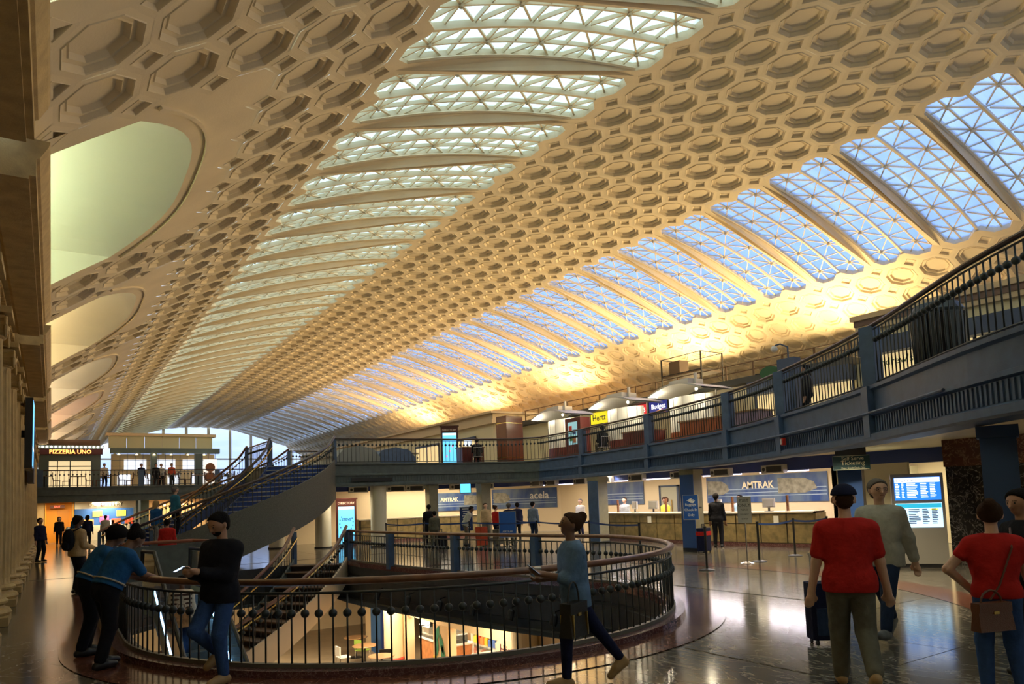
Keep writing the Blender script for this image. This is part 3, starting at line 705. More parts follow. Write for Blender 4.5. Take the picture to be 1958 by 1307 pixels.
BRN = mat('brown_stair_tread', (.13, .075, .045), .5, var=.25, vscale=12)
helix_stair((2, 25.3), 5.3, 6.9, -108, -35, LZ, 0, 22, 'lower_staircase', 'brown stepped staircase with brass rails curving down into the stair well', BRN, mat('dark_brown_riser', (.045, .03, .022), .6), mat('cream_stair_side', (.66, .52, .36), .6), STEELG)
# ================================================================= balcony (mezzanine)
DZ, BZ, CZ = 3.4, 2.5, 2.75
E1 = smooth_path([(6.9, -1.5), (7.6, 1.2), (8.95, 3.6), (11.4, 6.5), (13.4, 9.4), (15.2, 12.6), (16.6, 17.0), (17.6, 22.0), (18.0, 25.4)], 6)
E2 = [(18.0, 25.4), (17.2, 26.3), (15.2, 26.9), (12.2, 27.2), (9.44, 27.5)]
E3 = [(7.28, 28.8), (7.28, 32.8)]
E4 = [(9.44, 34.1), (13, 34.5), (16.8, 35.2), (18, 37), (18, 60), (18, 110)]
EDGE = E1+E2[1:]+E3+E4
V, F = flat_poly(EDGE+[(35.5, 110), (35.5, -1.5)], [], [])
DECKM = mat('balcony_floor', (.20, .17, .13), .4)
struct(obj('floor_balcony', MB().add([(x, y, DZ) for x, y in V], F), DECKM), 'balcony floor carrying the upper shops')
SOFF = mat('balcony_soffit', (.60, .50, .30), .5, var=.04, vscale=2)
struct(obj('ceiling_balcony', MB().add([(x, y, CZ) for x, y in V], F[:]), SOFF), 'cream soffit with downlights under the balcony')
FPROF = [(.02, 3.43), (-.10, 3.43), (-.10, 3.37), (-.04, 3.34), (-.04, 3.02), (-.12, 3.0), (-.12, 2.94), (-.05, 2.92), (-.05, 2.66), (-.14, 2.63), (-.14, 2.53), (-.1, 2.5), (.35, 2.5), (.35, 2.75)]
bf = thing('balcony_fascia', 'dark blue-grey steel fascia with ribbed band along the curved balcony edge', 'fascia')
obj('fascia_beam', MB().sweep(E1, FPROF), STEEL, bf)
rib = MB().box(-.02, .02, -.012, .012, 0, .24).mesh('fascia_rib', STEEL); fixn(rib)
k = 0
for p, d_ in walk(E1, .098, 3.2):
    if k >= 300: break
    a = math.atan2(d_[1], d_[0]); link('fascia_rib', rib, bf, M=Matrix.Translation((p[0]-d_[1]*.06, p[1]+d_[0]*.06, 2.67)) @ Matrix.Rotation(a, 4, 'Z')); k += 1
bs = thing('bridge_fascia', 'grey-green ribbed steel fascia of the balcony bridge joining the stairs', 'fascia')
obj('fascia_beam', MB().sweep(E2, FPROF), STEELG, bs); obj('side_beam', MB().sweep(E3, FPROF), STEELG, bs); obj('rear_beam', MB().sweep(E4[:3], FPROF), STEELG, bs)
rg = MB().box(-.02, .02, -.012, .012, 0, .24).mesh('fascia_rib', STEELG); fixn(rg)
for p, d_ in walk(E2, .12, .1):
    a = math.atan2(d_[1], d_[0]); link('fascia_rib', rg, bs, M=Matrix.Translation((p[0]-d_[1]*.06, p[1]+d_[0]*.06, 2.67)) @ Matrix.Rotation(a, 4, 'Z'))
obj('vent_grille', MB().cb((10.9, 27.22, 2.76), (1.7, .06, .13), -.09), BLACK, bs)
# pilasters and conduit
def at_y(y):
    xs = [p[0] for p in E1]; ys = [p[1] for p in E1]; i = int(np.searchsorted(ys, y)); i = min(max(i, 1), len(ys)-1)
    f = (y-ys[i-1])/(ys[i]-ys[i-1]); x = lerp(xs[i-1], xs[i], f); d = np.array([xs[i]-xs[i-1], ys[i]-ys[i-1]]); return x, d/np.linalg.norm(d)
POSTY = (2.6, 6.45, 9.9, 12.7, 17.2, 21.9)
for y in POSTY:
    x, d_ = at_y(y); a = math.atan2(d_[1], d_[0])
    obj('pilaster', MB().cb((x-d_[1]*.08, y+d_[0]*.08, 3.0), (.26, .14, .84), a), STEEL, bf)
obj('conduit_pipe', MB().tube([(p[0]-d_[1]*.16, p[1]+d_[0]*.16, 2.97) for p, d_ in walk(E1, .6, 6.5, 3)], .022, 6), STEEL, bf)
x, d_ = at_y(9.6); t = thing('fire_alarm', 'small red and white fire alarm strobe on the balcony fascia', 'alarm', (x-d_[1]*.14, 9.6+d_[0]*.14, 2.82), math.atan2(d_[1], d_[0])); obj('alarm_body', MB().box(-.05, .05, -.01, .06, -.08, .08), mat('alarm_red', (.6, .03, .02), .4), t); obj('strobe', MB().box(.0, .045, .06, .075, -.06, .06), WHITE, t)
# railings
def rail_set(path, name, label, posts, hm, step=.14, pm=STEEL):
    t = thing(name, label, 'railing')
    obj('handrail', MB().tube([(x, y, DZ+1.03) for x, y in path], .045, 8, ry=.035), hm, t); obj('upper_rail', MB().tube([(x, y, DZ+.96) for x, y in path], .014, 6), IRON, t); obj('bottom_rail', MB().tube([(x, y, DZ+.09) for x, y in path], .018, 6), IRON, t)
    bm = bal_mesh(.9)
    for p, d_ in walk(path, step, .07):
        if any((p[0]-x)**2+(p[1]-y)**2 < .02 for x, y in posts): continue
        bo = link('baluster', bm, t, (p[0], p[1], DZ+.07)); link('ball', BALL, bo, (0, 0, .71))
    for x, y in posts: obj('post', MB().box(-.12, .12, -.12, .12, .03, 1.02), pm, t, (x, y, DZ))
    return t
ins = lambda path, o=.03: [(p[0]+o*math.sin(math.atan2(b[1]-a[1], b[0]-a[0])), p[1]-o*math.cos(math.atan2(b[1]-a[1], b[0]-a[0]))) for a, p, b in zip([path[0]]+path[:-1], path, path[1:]+[path[-1]])]
R1 = ins([p for p in E1 if p[1] > .5]); DARKRAIL = mat('dark_rail_wood', (.045, .024, .018), .3)
rail_set(R1, 'balcony_railing', 'long curved balcony railing of thin black bars with iron balls and dark handrail', [(at_y(y)[0]+.03, y) for y in POSTY], DARKRAIL)
rail_set(ins(E2), 'bridge_railing', 'straight railing with iron balls on the bridge beside the main stairs', [], DARKRAIL, .17)
rail_set(E3, 'landing_railing', 'short railing closing the side of the stair landing', [], DARKRAIL, .17)
rail_set(E4[:3], 'rear_bridge_railing', 'railing along the back edge of the balcony bridge', [], DARKRAIL, .17)
# columns under the balcony
BLUEW = mat('station_blue_paint', (.02, .07, .24), .5)
OLV = mat('olive_column_paint', (.20, .18, .11), .5, var=.1, vscale=4)
def sqcol(x, y, w, m, lab, m2=None, rz=0, CZ=2.495):
    c = thing('square_column', lab, 'column', (x, y, 0), rz); obj('shaft', MB().box(-w/2, w/2, -w/2, w/2, .1, CZ-.01), m, c); obj('foot', MB().box(-w/2-.02, w/2+.02, -w/2-.02, w/2+.02, 0, .1), BLACK, c); obj('cap', MB().box(-w/2-.03, w/2+.03, -w/2-.03, w/2+.03, CZ-.16, CZ-.012), m, c)
    if m2: obj('blue_facing', MB().box(-w/2-.025, -w/2, -w/2-.01, w/2+.01, .1, CZ-.17), m2, c)
    return c
sqcol(16.55, 15.35, .46, OLV, 'olive square column with a blue face beside the baggage sign', BLUEW, .15)
sqcol(17.2, 20.6, .5, OLV, 'olive square column with a dark face before the ticket windows', STEEL, .1)
sqcol(16.0, 27.0, .46, OLV, 'olive square column under the corner of the bridge')
sqcol(14.9, 9.1, .46, mat('dark_bronze_paint', (.09, .075, .06), .5), 'dark bronze column with a blue face below the self-serve sign', BLUEW, .4)
sqcol(9.95, 4.1, .38, mat('deep_blue_column', (.035, .075, .19), .5), 'deep blue steel column under the near bend of the balcony', None, .38)
sqcol(13.6, 27.3, .4, OLV, 'olive square column in the ticket queue beneath the bridge')
for x, y, l in ((11.35, 27.7, 'stout round cream column under the bridge'), (9.6, 29.5, 'round cream column behind the directory totem'), (8.2, 31.5, 'round cream column between the two staircases')):
    c = thing('round_column', l, 'column', (x, y, 0)); obj('shaft', MB().lathe([(.33, .06), (.33, CZ-.01)], 28), mat('pale_column_paint', (.66, .60, .46), .5), c); obj('foot', MB().lathe([(.37, 0), (.37, .06)], 28), BLACK, c)
# downlights
DLM = mat('downlight_glow', (1, .93, .75), .4, emit=5)
dlm = MB().lathe([(.09, 0), (.09, -.012)], 14); ring_m = MB().lathe([(.09, 0), (.125, 0), (.125, -.02), (.09, -.02)], 14, cap=False)
DL = [(12.0, 5.2), (12.9, 7.4), (13.5, 8.3), (15.7, 10.6), (16.4, 13.4), (17.6, 15.6), (18.0, 18.6), (18.6, 21.6), (16.8, 28), (14.6, 28.3), (12.8, 28.2), (10.4, 28.6), (13.4, 30.2), (16, 30.5), (11, 31), (18.9, 24.6)]
ORD = 'first second third fourth fifth sixth seventh eighth ninth tenth eleventh twelfth thirteenth fourteenth fifteenth sixteenth'.split()
for k, (x, y) in enumerate(DL):
    t = thing('downlight', ORD[k]+' small round downlight along the balcony soffit from the blue steel column', 'downlight', (x, y, CZ-.002), 0, 'downlights under the balcony'); obj('lens', MB().lathe([(.09, 0), (.09, -.012)], 14), DLM, t); obj('rim', MB().lathe([(.092, 0), (.125, 0), (.125, -.02), (.092, -.02)], 14, cap=False), WHITE, t)
    l = bpy.data.lights.new('downlight_light', 'SPOT'); l.energy = 120; l.color = (1, .84, .56); l.spot_size = 2.4; l.spot_blend = .6; l.shadow_soft_size = .1
    o = bpy.data.objects.new('downlight_light', l); COL.objects.link(o); o.location = (x, y, CZ-.05)
# ================================================================= ticket hall
MURALC = [(22.5, 6.5), (22.5, 30), (20.2, 33.5), (9.0, 33.5)]
TW = mat('ticket_wall_cream', (.80, .64, .42), .6)
b = MB(); b.box(22.5, 22.7, 6, 30.02, 0, CZ); b.add([(22.5, 30, 0), (20.2, 33.5, 0), (20.2, 33.5, CZ), (22.5, 30, CZ)], [(0, 1, 2, 3)]); b.box(8.5, 20.22, 33.5, 33.7, 0, CZ)
struct(obj('wall_ticket', b, TW), 'warm cream back wall of the ticket office')
struct(obj('wall_white', MB().box(18.2, 22.5, 11.55, 11.7, 0, 2.355).box(18.2, 18.3, 9.6, 11.7, 0, 2.355), mat('pale_yellow_paint', (.86, .80, .58), .6)), 'pale yellow partition at the end of the ticket counter')
MURAL = mat('blue_mural', (.02, .06, .24), .35, col2=(.12, .17, .26), vscale=2.2, stretch=(1, .35, 4))
GREYPIC = mat('mural_grey_train', (.26, .24, .19), .5, var=.3, vscale=6)
def wallpt(kind, t):
    if kind == 'R': return (22.47, t), (-1, 0)
    if kind == 'B': return (t, 33.47), (0, -1)
    a = np.array([22.5, 30.]); c = np.array([20.2, 33.5]); n = np.array([-(c-a)[1], (c-a)[0]]); n = n/np.linalg.norm(n); n = n if n[0] < 0 else -n
    p = a+(c-a)*t+n*.03; return tuple(p), tuple(n)
def mural(kind, t, w, z0, z1, lab, words=None, ws=.3, lm=None, train=None, wx=0.):
    p, n = wallpt(kind, t); T = thing('wall_mural', lab, 'mural'); T.matrix_world = face_M((p[0], p[1], (z0+z1)/2), *n)
    h = (z1-z0)/2; T = obj('mural_panel', MB().box(-w/2, w/2, -h, h, -.01, .02), MURAL, T)
    for k in range(3): obj('stripe', MB().box(-w/2+.05, w/2-.05, -h*.55+k*.13, -h*.55+k*.13+.025, .02, .024), mat('mural_pale_stripe', (.4, .5, .62), .4), T)
    for tx, tw in (train or []):
        tr = MB(); m = [(tx-tw/2, -h*.4), (tx+tw*.2, -h*.4), (tx+tw*.5, -h*.1), (tx+tw*.42, h*.35), (tx+tw*.2, h*.62), (tx-tw/2, h*.7)]; tr.prism(m, .02, .028); obj('painted_train', tr, GREYPIC, T)
    if words: text(words, ws, lm or mat('mural_letters', (.95, .82, .6), .5), T, Matrix.Translation((wx, h*.25, .03)), bold=.008)
    return T.parent
mural('R', 17.3, 5.4, 1.32, 2.35, 'wide blue mural with pale AMTRAK lettering and a train nose', 'AMTRAK', .36, train=[(-2.1, 1.1), (1.5, 1.6)], wx=-.2)
mural('R', 25.2, 3.0, 1.32, 2.35, 'blue water mural above the baggage windows', train=[])
mural('D', .5, 3.8, 1.25, 2.3, 'dark blue mural with white acela lettering', 'acela', .55, WHITE, train=[(-1.3, 1.0)], wx=.9)
mural('B', 18.3, 3.2, 1.25, 2.2, 'blue mural with small AMTRAK lettering on the far ticket wall', 'AMTRAK', .26, train=[(.9, 1.2)], wx=-.6)
d = struct(thing('door_2', 'pale grey office door with a slot handle behind the ticket counter', None, (22.44, 22.1, 0)))
obj('door_leaf', MB().box(-.03, .03, -.48, .48, 0, 2.05), mat('door_grey', (.42, .40, .30), .5), d); dl_ = d.children[0]; obj('door_frame', MB().box(-.05, .05, -.58, -.48, 0, 2.12).box(-.05, .05, .48, .58, 0, 2.12).box(-.05, .05, -.58, .58, 2.05, 2.12), mat('door_frame_dark', (.05, .07, .12), .5), d); obj('door_handle', MB().box(-.07, -.05, -.2, -.16, .85, 1.5), BRASS, dl_)
# counter
CP = [(19.2, 13.0), (18.75, 15.2), (18.55, 18.5), (18.5, 22.3)]
CB = [(17.6, 29.6), (14.6, 30.4), (11.6, 30.7)]
PAN = mat('green_brown_stone_panel', (.17, .13, .06), .3, col2=(.30, .22, .10), vscale=5); JOINT = mat('counter_joint_dark', (.025, .02, .015), .4)
def counter(path, name, lab, depth=.75):
    t = thing(name, lab, 'counter'); n = 0
    obj('carcass', MB().sweep(path, [(.03, 0), (.03, 1.04), (depth, 1.04), (depth, 0)]), JOINT, t)
    obj('countertop', MB().sweep(path, [(-.06, 1.04), (-.06, 1.09), (depth+.05, 1.09), (depth+.05, 1.04), (-.06, 1.04)]), mat('pale_countertop', (.70, .60, .46), .3), t)
    obj('plinth', MB().sweep(path, [(-.01, 0), (-.01, .11), (.03, .11)]), CURB, t)
    for e0, e1 in ((path[0], path[1]), (path[-1], path[-2])):
        dx, dy = e1[0]-e0[0], e1[1]-e0[1]; L = math.hypot(dx, dy); sg_ = 1 if e0 is path[0] else -1; nx, ny = sg_*dy/L, -sg_*dx/L
        obj('end_panel', MB().cb((e0[0]+nx*(depth/2+.01)-dx/L*.02, e0[1]+ny*(depth/2+.01)-dy/L*.02, .55), (.06, depth, .98), math.atan2(dy, dx)), PAN, t)
    pts = walk(path, .86, 0)
    for (p, d_), (p2, _) in zip(pts, pts[1:]):
        for z0, z1 in ((.13, .70), (.725, 1.02)):
            c = (p+p2)/2; a = math.atan2(p2[1]-p[1], p2[0]-p[0]); L = np.linalg.norm((p2-p)[:2])
            obj('stone_panel', MB().cb((c[0]+math.sin(a)*.015, c[1]-math.cos(a)*.015, (z0+z1)/2), (L-.035, .05, z1-z0), a), PAN, t)
    return t
counter(CP, 'ticket_counter', 'long ticket counter faced with green-brown stone panels and pale top'); counter(CB, 'rear_ticket_counter', 'ticket counter of stone panels under the bridge beyond the queue')
# header with monitors and light strips
NAVY = mat('navy_header_paint', (.012, .03, .17), .5)
HP = [(19.6, 9.2), (19.3, 12.0), (19.1, 15.2), (18.95, 18.5), (18.9, 23.5), (18.3, 28.6), (14.6, 29.9), (9.5, 30.4)]
obj('x', MB(), NAVY) if False else None
hd = obj('ticket_header', MB().sweep(HP, [(0, CZ-.002), (0, 2.36), (.3, 2.36), (.3, CZ-.002)]), NAVY); tag(hd, 'navy blue header band running above the ticket counters', 'header')
TUBE = mat('violet_white_tube', (.78, .72, 1), .4, emit=2.6)
for (y0, y1, w) in ((13.2, 14.9, 'by the pale yellow partition'), (15.6, 17.2, 'over the AMTRAK mural'), (18.2, 20.0, 'beyond the olive column'), (20.6, 22.4, 'over the office door'), (23.6, 26.4, 'over the water mural')):
    x0, x1 = np.interp([y0, y1], [p[1] for p in HP[:6]], [p[0] for p in HP[:6]])
    t = thing('strip_light', 'violet-white strip light under the navy header '+w, 'light', ((x0+x1)/2, (y0+y1)/2, 2.33)); obj('tube', MB().bar((x0-(x0+x1)/2+.15, (y0-y1)/2, 0), (x1-(x0+x1)/2+.15, (y1-y0)/2, 0), .04, .04), TUBE, t); obj('batten', MB().bar((x0-(x0+x1)/2+.15, (y0-y1)/2, .02), (x1-(x0+x1)/2+.15, (y1-y0)/2, .02), .06, .02), WHITE, t)
    area('strip_light_glow', ((x0+x1)/2+.15, (y0+y1)/2, 2.3), .06, 28, (.92, .86, 1), (0, 0, 0), y1-y0)
area('office_light', (16, 32.2, 2.6), 6, 110, (1, .85, .6), (0, 0, 0), .8)
area('office_light', (20.6, 24.5, 2.6), 1.0, 90, (1, .85, .6), (0, 0, 0), 8)
area('office_light', (20.8, 16.5, 2.6), 1.0, 75, (1, .85, .6), (0, 0, 0), 6)
area('office_light', (20.3, 10.6, 2.6), 1.5, 60, (1, .95, .7), (0, 0, 0), 1.5)
SILV = mat('silver_casing', (.42, .40, .36), .4, .4)
def monitor(x, y, n, where):
    t = thing('window_number_display', 'silver boxed window display hung on the navy header '+where, 'display', group='ticket window displays'); t.matrix_world = face_M((x, y, 2.42), *n)
    obj('casing', MB().box(-.42, .42, -.13, .13, -.1, .1), SILV, t); obj('screen', MB().box(-.22, .36, -.09, .09, .1, .105), BLACK, t)
    b = MB(); b.M = Matrix.Translation((-.32, 0, .1)); b.lathe([(.06, 0), (.06, .01)], 14); obj('number_disc', b, BLACK, t)
nL = (-1, .05)
for y, w in ((14.2, 'next to the partition'), (16.2, 'above the EXIT ONLY sign'), (18.0, 'by the baggage column'), (20.2, 'above the office door'), (22.0, 'beyond the office door'), (23.6, 'above the tall column'), (25.4, 'over the water mural'), (26.4, 'over the water mural end')):
    monitor(float(np.interp(y, [p[1] for p in HP[:6]], [p[0] for p in HP[:6]]))-.1, y, nL, w)
for x, w in ((17.2, 'before the far AMTRAK mural'), (16.0, 'beside the far AMTRAK mural'), (14.0, 'above the rear queue'), (13.1, 'above the rear counter'), (11.4, 'above the round column')):
    monitor(x, float(np.interp(x, [9.5, 14.6, 18.3], [30.4, 29.9, 28.6]))-.1, (-.15, -1), w)
t = thing('hanging_screen', 'bright sky-blue screen hung from the soffit over the queue', 'screen'); t.matrix_world = face_M((15.6, 27.9, 2.36), -.4, -1); obj('screen_casing', MB().box(-.26, .26, -.26, .26, -.06, 0), BLACK, t); obj('screen', MB().box(-.23, .23, -.23, .23, 0, .004), mat('sky_blue_screen', (.1, .5, .85), .4, emit=1.0), t); obj('hanger', MB().box(-.02, .02, .26, .38, -.04, -.02), BLACK, t)
# things on the counter
def on_counter(y): return float(np.interp(y, [p[1] for p in CP], [p[0] for p in CP]))
for k, (y, w) in enumerate(((14.0, 'by the partition'), (15.9, 'behind the EXIT ONLY sign'), (18.8, 'near the baggage column'), (21.4, 'at the far window'))):
    t = thing('counter_divider_post', 'thin brown divider post standing on the ticket counter '+w, 'post', (on_counter(y)+.35, y, 1.09)); obj('post_stem', MB().box(-.03, .03, -.03, .03, .01, .5), WOODRAIL, t); obj('post_foot', MB().box(-.06, .06, -.06, .06, 0, .012), BRASS, t)
for k, (y, w) in enumerate(((14.7, 'next to the partition end'), (16.6, 'in the middle of the counter'), (19.6, 'before the office door'), (20.6, 'before the water mural'))):
    t = thing('computer_terminal', 'grey computer terminal seen from behind on the ticket counter '+w, 'computer', (on_counter(y)+.5, y, 1.09), .3*((-1)**k)); obj('monitor', MB().box(-.03, .03, -.2, .2, .12, .42), SILV, t); obj('screen_back', MB().box(-.06, -.03, -.15, .15, .16, .38), mat('grey_casing', (.22, .21, .18), .5), t); obj('stand', MB().box(-.02, .02, -.03, .03, .012, .14), BLACK, t); obj('stand_foot', MB().box(-.1, .1, -.12, .12, 0, .012), BLACK, t)
for y, w in ((14.15, 'on the panel near the partition'), (16.9, 'beside the EXIT ONLY sign'), (19.3, 'near the baggage column')):
    p = obj('paper_notice', MB().box(-.005, 0, -.09, .09, -.12, .12), WHITE, loc=(on_counter(y)-.03, y, .84), M=None); p.rotation_euler = (0, 0, .08); tag(p, 'white paper notice taped to the counter front '+w, 'notice')
# signs
def stand_sign(x, y, n, lab, lines, m, lm, w, h, z0, size, stem=True, name='stand_sign'):
    t = thing(name, lab, 'sign', (x, y, 0)); M = face_M((0, 0, 0), *n)
    b = MB(); b.M = M; b.box(-w/2, w/2, z0, z0+h, -.015, .015); sp_ = obj('sign_panel', b, m, t)
    b = MB(); b.M = M
    for a in ((-w/2-.015, -w/2, z0-.015, z0+h+.015), (w/2, w/2+.015, z0-.015, z0+h+.015)): b.box(a[0], a[1], a[2], a[3], -.02, .02)
    b.box(-w/2, w/2, z0+h, z0+h+.015, -.02, .02); b.box(-w/2, w/2, z0-.015, z0, -.02, .02); obj('sign_frame', b, SILV, t)
    if stem: obj('stem', MB().lathe([(.018, .03), (.018, z0)], 8), CHROME, t); obj('foot', MB().lathe([(.17, 0), (.17, .015), (.03, .05)], 20), CHROME, t)
    for k, (s_, sz) in enumerate(lines): text(s_, sz, lm, sp_, M @ Matrix.Translation((0, z0+h-(k+.8)*h/(len(lines)+.6), .017)), ext=.002)
    return t
SBL = mat('sign_blue', (.015, .09, .36), .4)
stand_sign(14.32, 11.6, (-.75, -.65), 'grey EXIT ONLY sign on a chrome stand before the counter', [('EXIT', .11), ('ONLY', .11), ('PLEASE', .055), ('DO NOT', .05), ('ENTER', .05)], mat('sign_grey', (.46, .46, .40), .5), BLACK, .30, .62, 1.0, .1)
t = stand_sign(16.1, 15.0, (-.85, -.5), 'blue Baggage Check-In Only sign on the olive column', [('', .1), ('Baggage', .105), ('Check-In', .105), ('Only', .105)], SBL, WHITE, .44, .72, .98, .1, False, 'baggage_sign')
lg = MB(); lg.M = face_M((0, 0, 0), -.85, -.5)
for k in range(3): lg.add([(-.12+k*.05, 1.54-k*.03, .02), (.0+k*.05, 1.6-k*.03, .02), (.06+k*.04, 1.6-k*.03, .02), (-.02+k*.05, 1.52-k*.03, .02)], [(0, 1, 2, 3)])
obj('emblem', lg, WHITE, t); obj('bracket', MB().box(-.02, .45, -.02, .3, 1.3, 1.34), BLACK, t)
stand_sign(14.4, 22.6, (-.55, -.83), 'blue AMTRAK banner stand with white travel mark at the queue', [('', .1), ('', .1), ('AMTRAK', .1)], SBL, WHITE, .62, .95, .35, .1, True, 'banner_stand')
stand_sign(14.2, 25.4, (-.5, -.86), 'dark blue notice board with white text in the queue', [], mat('sign_navy', (.01, .03, .12), .4), WHITE, .5, .95, .55, .08, True, 'notice_board')
nb_ = MB(); nb_.M = face_M((14.2, 25.4, 0), -.5, -.86)
for k in range(9): nb_.box(-.16+.02*(k % 3), .16-.03*(k % 2), 1.42-k*.095, 1.45-k*.095, .016, .019)
nbo = obj('text_rows', nb_, WHITE)
nt_ = [o for o in COL.objects if o.name.startswith('notice_board')][0]; nbo.parent = nt_; nbo.location = (-14.2, -25.4, 0)
t = thing('self_serve_sign', 'dark teal hanging sign reading Self Serve Ticketing', 'sign'); t.matrix_world = face_M((14.35, 8.75, 2.30), -.8, -.6)
sb_ = obj('sign_box', MB().box(-.36, .36, -.16, .16, -.05, .05), mat('sign_teal', (.008, .05, .06), .4), t); obj('hanger_bar', MB().box(-.3, .3, .16, .44, -.01, .01), BLACK, t)
for tx, sz, yy in (('Self Serve', .11, .085), ('Ticketing', .125, -.01), ('Major Credit Cards Only', .045, -.115)): text(tx, sz, mat('sign_cream_letters', (.8, .75, .5), .5), sb_, Matrix.Translation((.03, yy, .052)), ext=.002)
for yy in (.145, -.145): obj('pinstripe', MB().box(-.34, .34, yy-.004, yy+.004, .05, .053), MATS['sign_cream_letters'], sb_)
# stanchions with belts
BELT = mat('blue_belt', (.015, .05, .2), .6)
def stanchion(x, y, lab):
    t = thing('belt_stanchion', lab, 'stanchion', (x, y, 0)); obj('post', MB().lathe([(.028, .03), (.028, .95), (.034, .95), (.034, 1.0)], 12), BLACK, t); obj('base', MB().lathe([(.18, 0), (.18, .015), (.03, .04)], 20), BLACK, t); return t
SP = [(12.6, 11.35, 'black stanchion nearest the well railing'), (14.9, 11.7, 'black stanchion beside the EXIT ONLY sign'), (16.7, 11.95, 'black stanchion before the counter end'), (17.9, 11.75, 'black stanchion against the pale partition'),
      (13.6, 14.6, 'black stanchion in front of the baggage sign'), (14.6, 18.0, 'black stanchion before the tall olive column'), (14.2, 20.4, 'black stanchion at the head of the queue'), (13.2, 23.4, 'black stanchion beside the AMTRAK banner'), (12.4, 25.6, 'black stanchion beside the notice board'), (11.2, 26.6, 'black stanchion next to the round column'), (15.8, 24.4, 'black stanchion deep in the ticket queue'), (13.8, 28.6, 'black stanchion under the bridge')]
for x, y, l in SP: stanchion(x, y, l)
def belt(i, j, lab):
    a, c = SP[i], SP[j]; P = [(lerp(a[0], c[0], k/8), lerp(a[1], c[1], k/8), .94-.05*math.sin(PI*k/8)) for k in range(9)]
    b = MB(); b.strip([(x, y, z-.025) for x, y, z in P], [(x, y, z+.025) for x, y, z in P]); tag(obj('queue_belt', b, BELT), lab, 'belt')
belt(1, 2, 'dark blue queue belt beside the EXIT ONLY sign'); belt(2, 3, 'dark blue queue belt ending at the pale partition'); belt(4, 5, 'dark blue queue belt passing the baggage sign'); belt(5, 6, 'dark blue queue belt before the tall column'); belt(6, 7, 'dark blue queue belt beside the AMTRAK banner'); belt(7, 8, 'dark blue queue belt below the notice board'); belt(8, 9, 'dark blue queue belt next to the round column'); belt(6, 10, 'dark blue queue belt deep in the ticket queue')
# marble wall, departures totem, ticket machines
struct(obj('wall_marble', MB().box(16.75, 22.5, 4.0, 8.0, 0, 2.15), mat('black_veined_marble', (.022, .02, .02), .16, col2=(.35, .33, .3), kind='vein', vscale=5)), 'black white-veined marble wall beside the departures board')
struct(obj('trim_2', MB().box(16.72, 22.5, 3.98, 8.02, 2.15, CZ), mat('red_brown_marble_band', (.14, .06, .035), .18, col2=(.36, .22, .14), kind='vein', vscale=4)), 'red-brown marble band above the black marble wall')
dd = np.array([15.98-15.42, 7.72-8.5]); nn = np.array([dd[1], -dd[0]]); nn = nn/np.linalg.norm(nn); nn = nn if nn[0] < 0 else -nn
t = thing('departures_totem', 'grey totem with two blue train departure screens', 'totem'); t.matrix_world = face_M((15.72, 8.12, 0), *nn)
TOT = mat('totem_grey', (.30, .28, .25), .45)
obj('totem_body', MB().box(-.5, .5, .08, 2.02, -.16, 0), TOT, t); obj('plinth', MB().box(-.47, .47, 0, .08, -.14, -.02), BLACK, t)
s1 = mat('departure_screen_blue', (.02, .16, .62), .3, emit=.9); s2 = mat('departure_screen_pale', (.45, .68, .9), .3, emit=.8); s3 = mat('screen_white', (.85, .92, 1), .3, emit=1.0)
us_ = obj('upper_screen', MB().box(-.44, .44, 1.45, 1.94, 0, .012), s1, t); obj('upper_header', MB().box(-.43, .43, 1.83, 1.93, .012, .016), s3, t); ls_ = obj('lower_screen', MB().box(-.44, .44, .86, 1.38, 0, .012), s2, t); obj('lower_header', MB().box(-.43, .43, 1.28, 1.37, .012, .016), mat('screen_teal', (.02, .3, .45), .3, emit=.8), t)
text('Departures', .085, mat('screen_dark_text', (.02, .05, .2), .5), us_, Matrix.Translation((-.4, 1.88, .018)), align='LEFT', ext=.001)
cols = ((-.42, .08), (-.3, .05), (-.2, .22), (.06, .14), (.24, .12))
random.seed(3)
for r in range(9):
    for scr, z, m in ((0, 1.80-r*.036, s3), (1, 1.245-r*.037, MATS['screen_dark_text'])):
        b = MB()
        for x0, w in cols: b.box(x0, x0+w*random.uniform(.6, 1), z-.009, z+.009, .012, .0145)
        obj('text_line', b, m, (us_, ls_)[scr])
obj('text_highlight', MB().box(.22, .36, 1.225, 1.26, .012, .0142), mat('screen_yellow', (.9, .9, .1), .3, emit=.8), t)
t = thing('ticket_machine', 'blue self-serve ticket machine in the pale alcove', 'machine', (18.9, 9.9, 0), .4); obj('machine_body', MB().box(-.3, .3, -.35, .35, 0, 1.6), BLUEW, t); obj('machine_screen', MB().box(-.32, -.3, -.2, .2, 1.05, 1.4), s1, t); obj('machine_keypad', MB().box(-.34, -.3, -.15, .15, .85, .95), SILV, t)
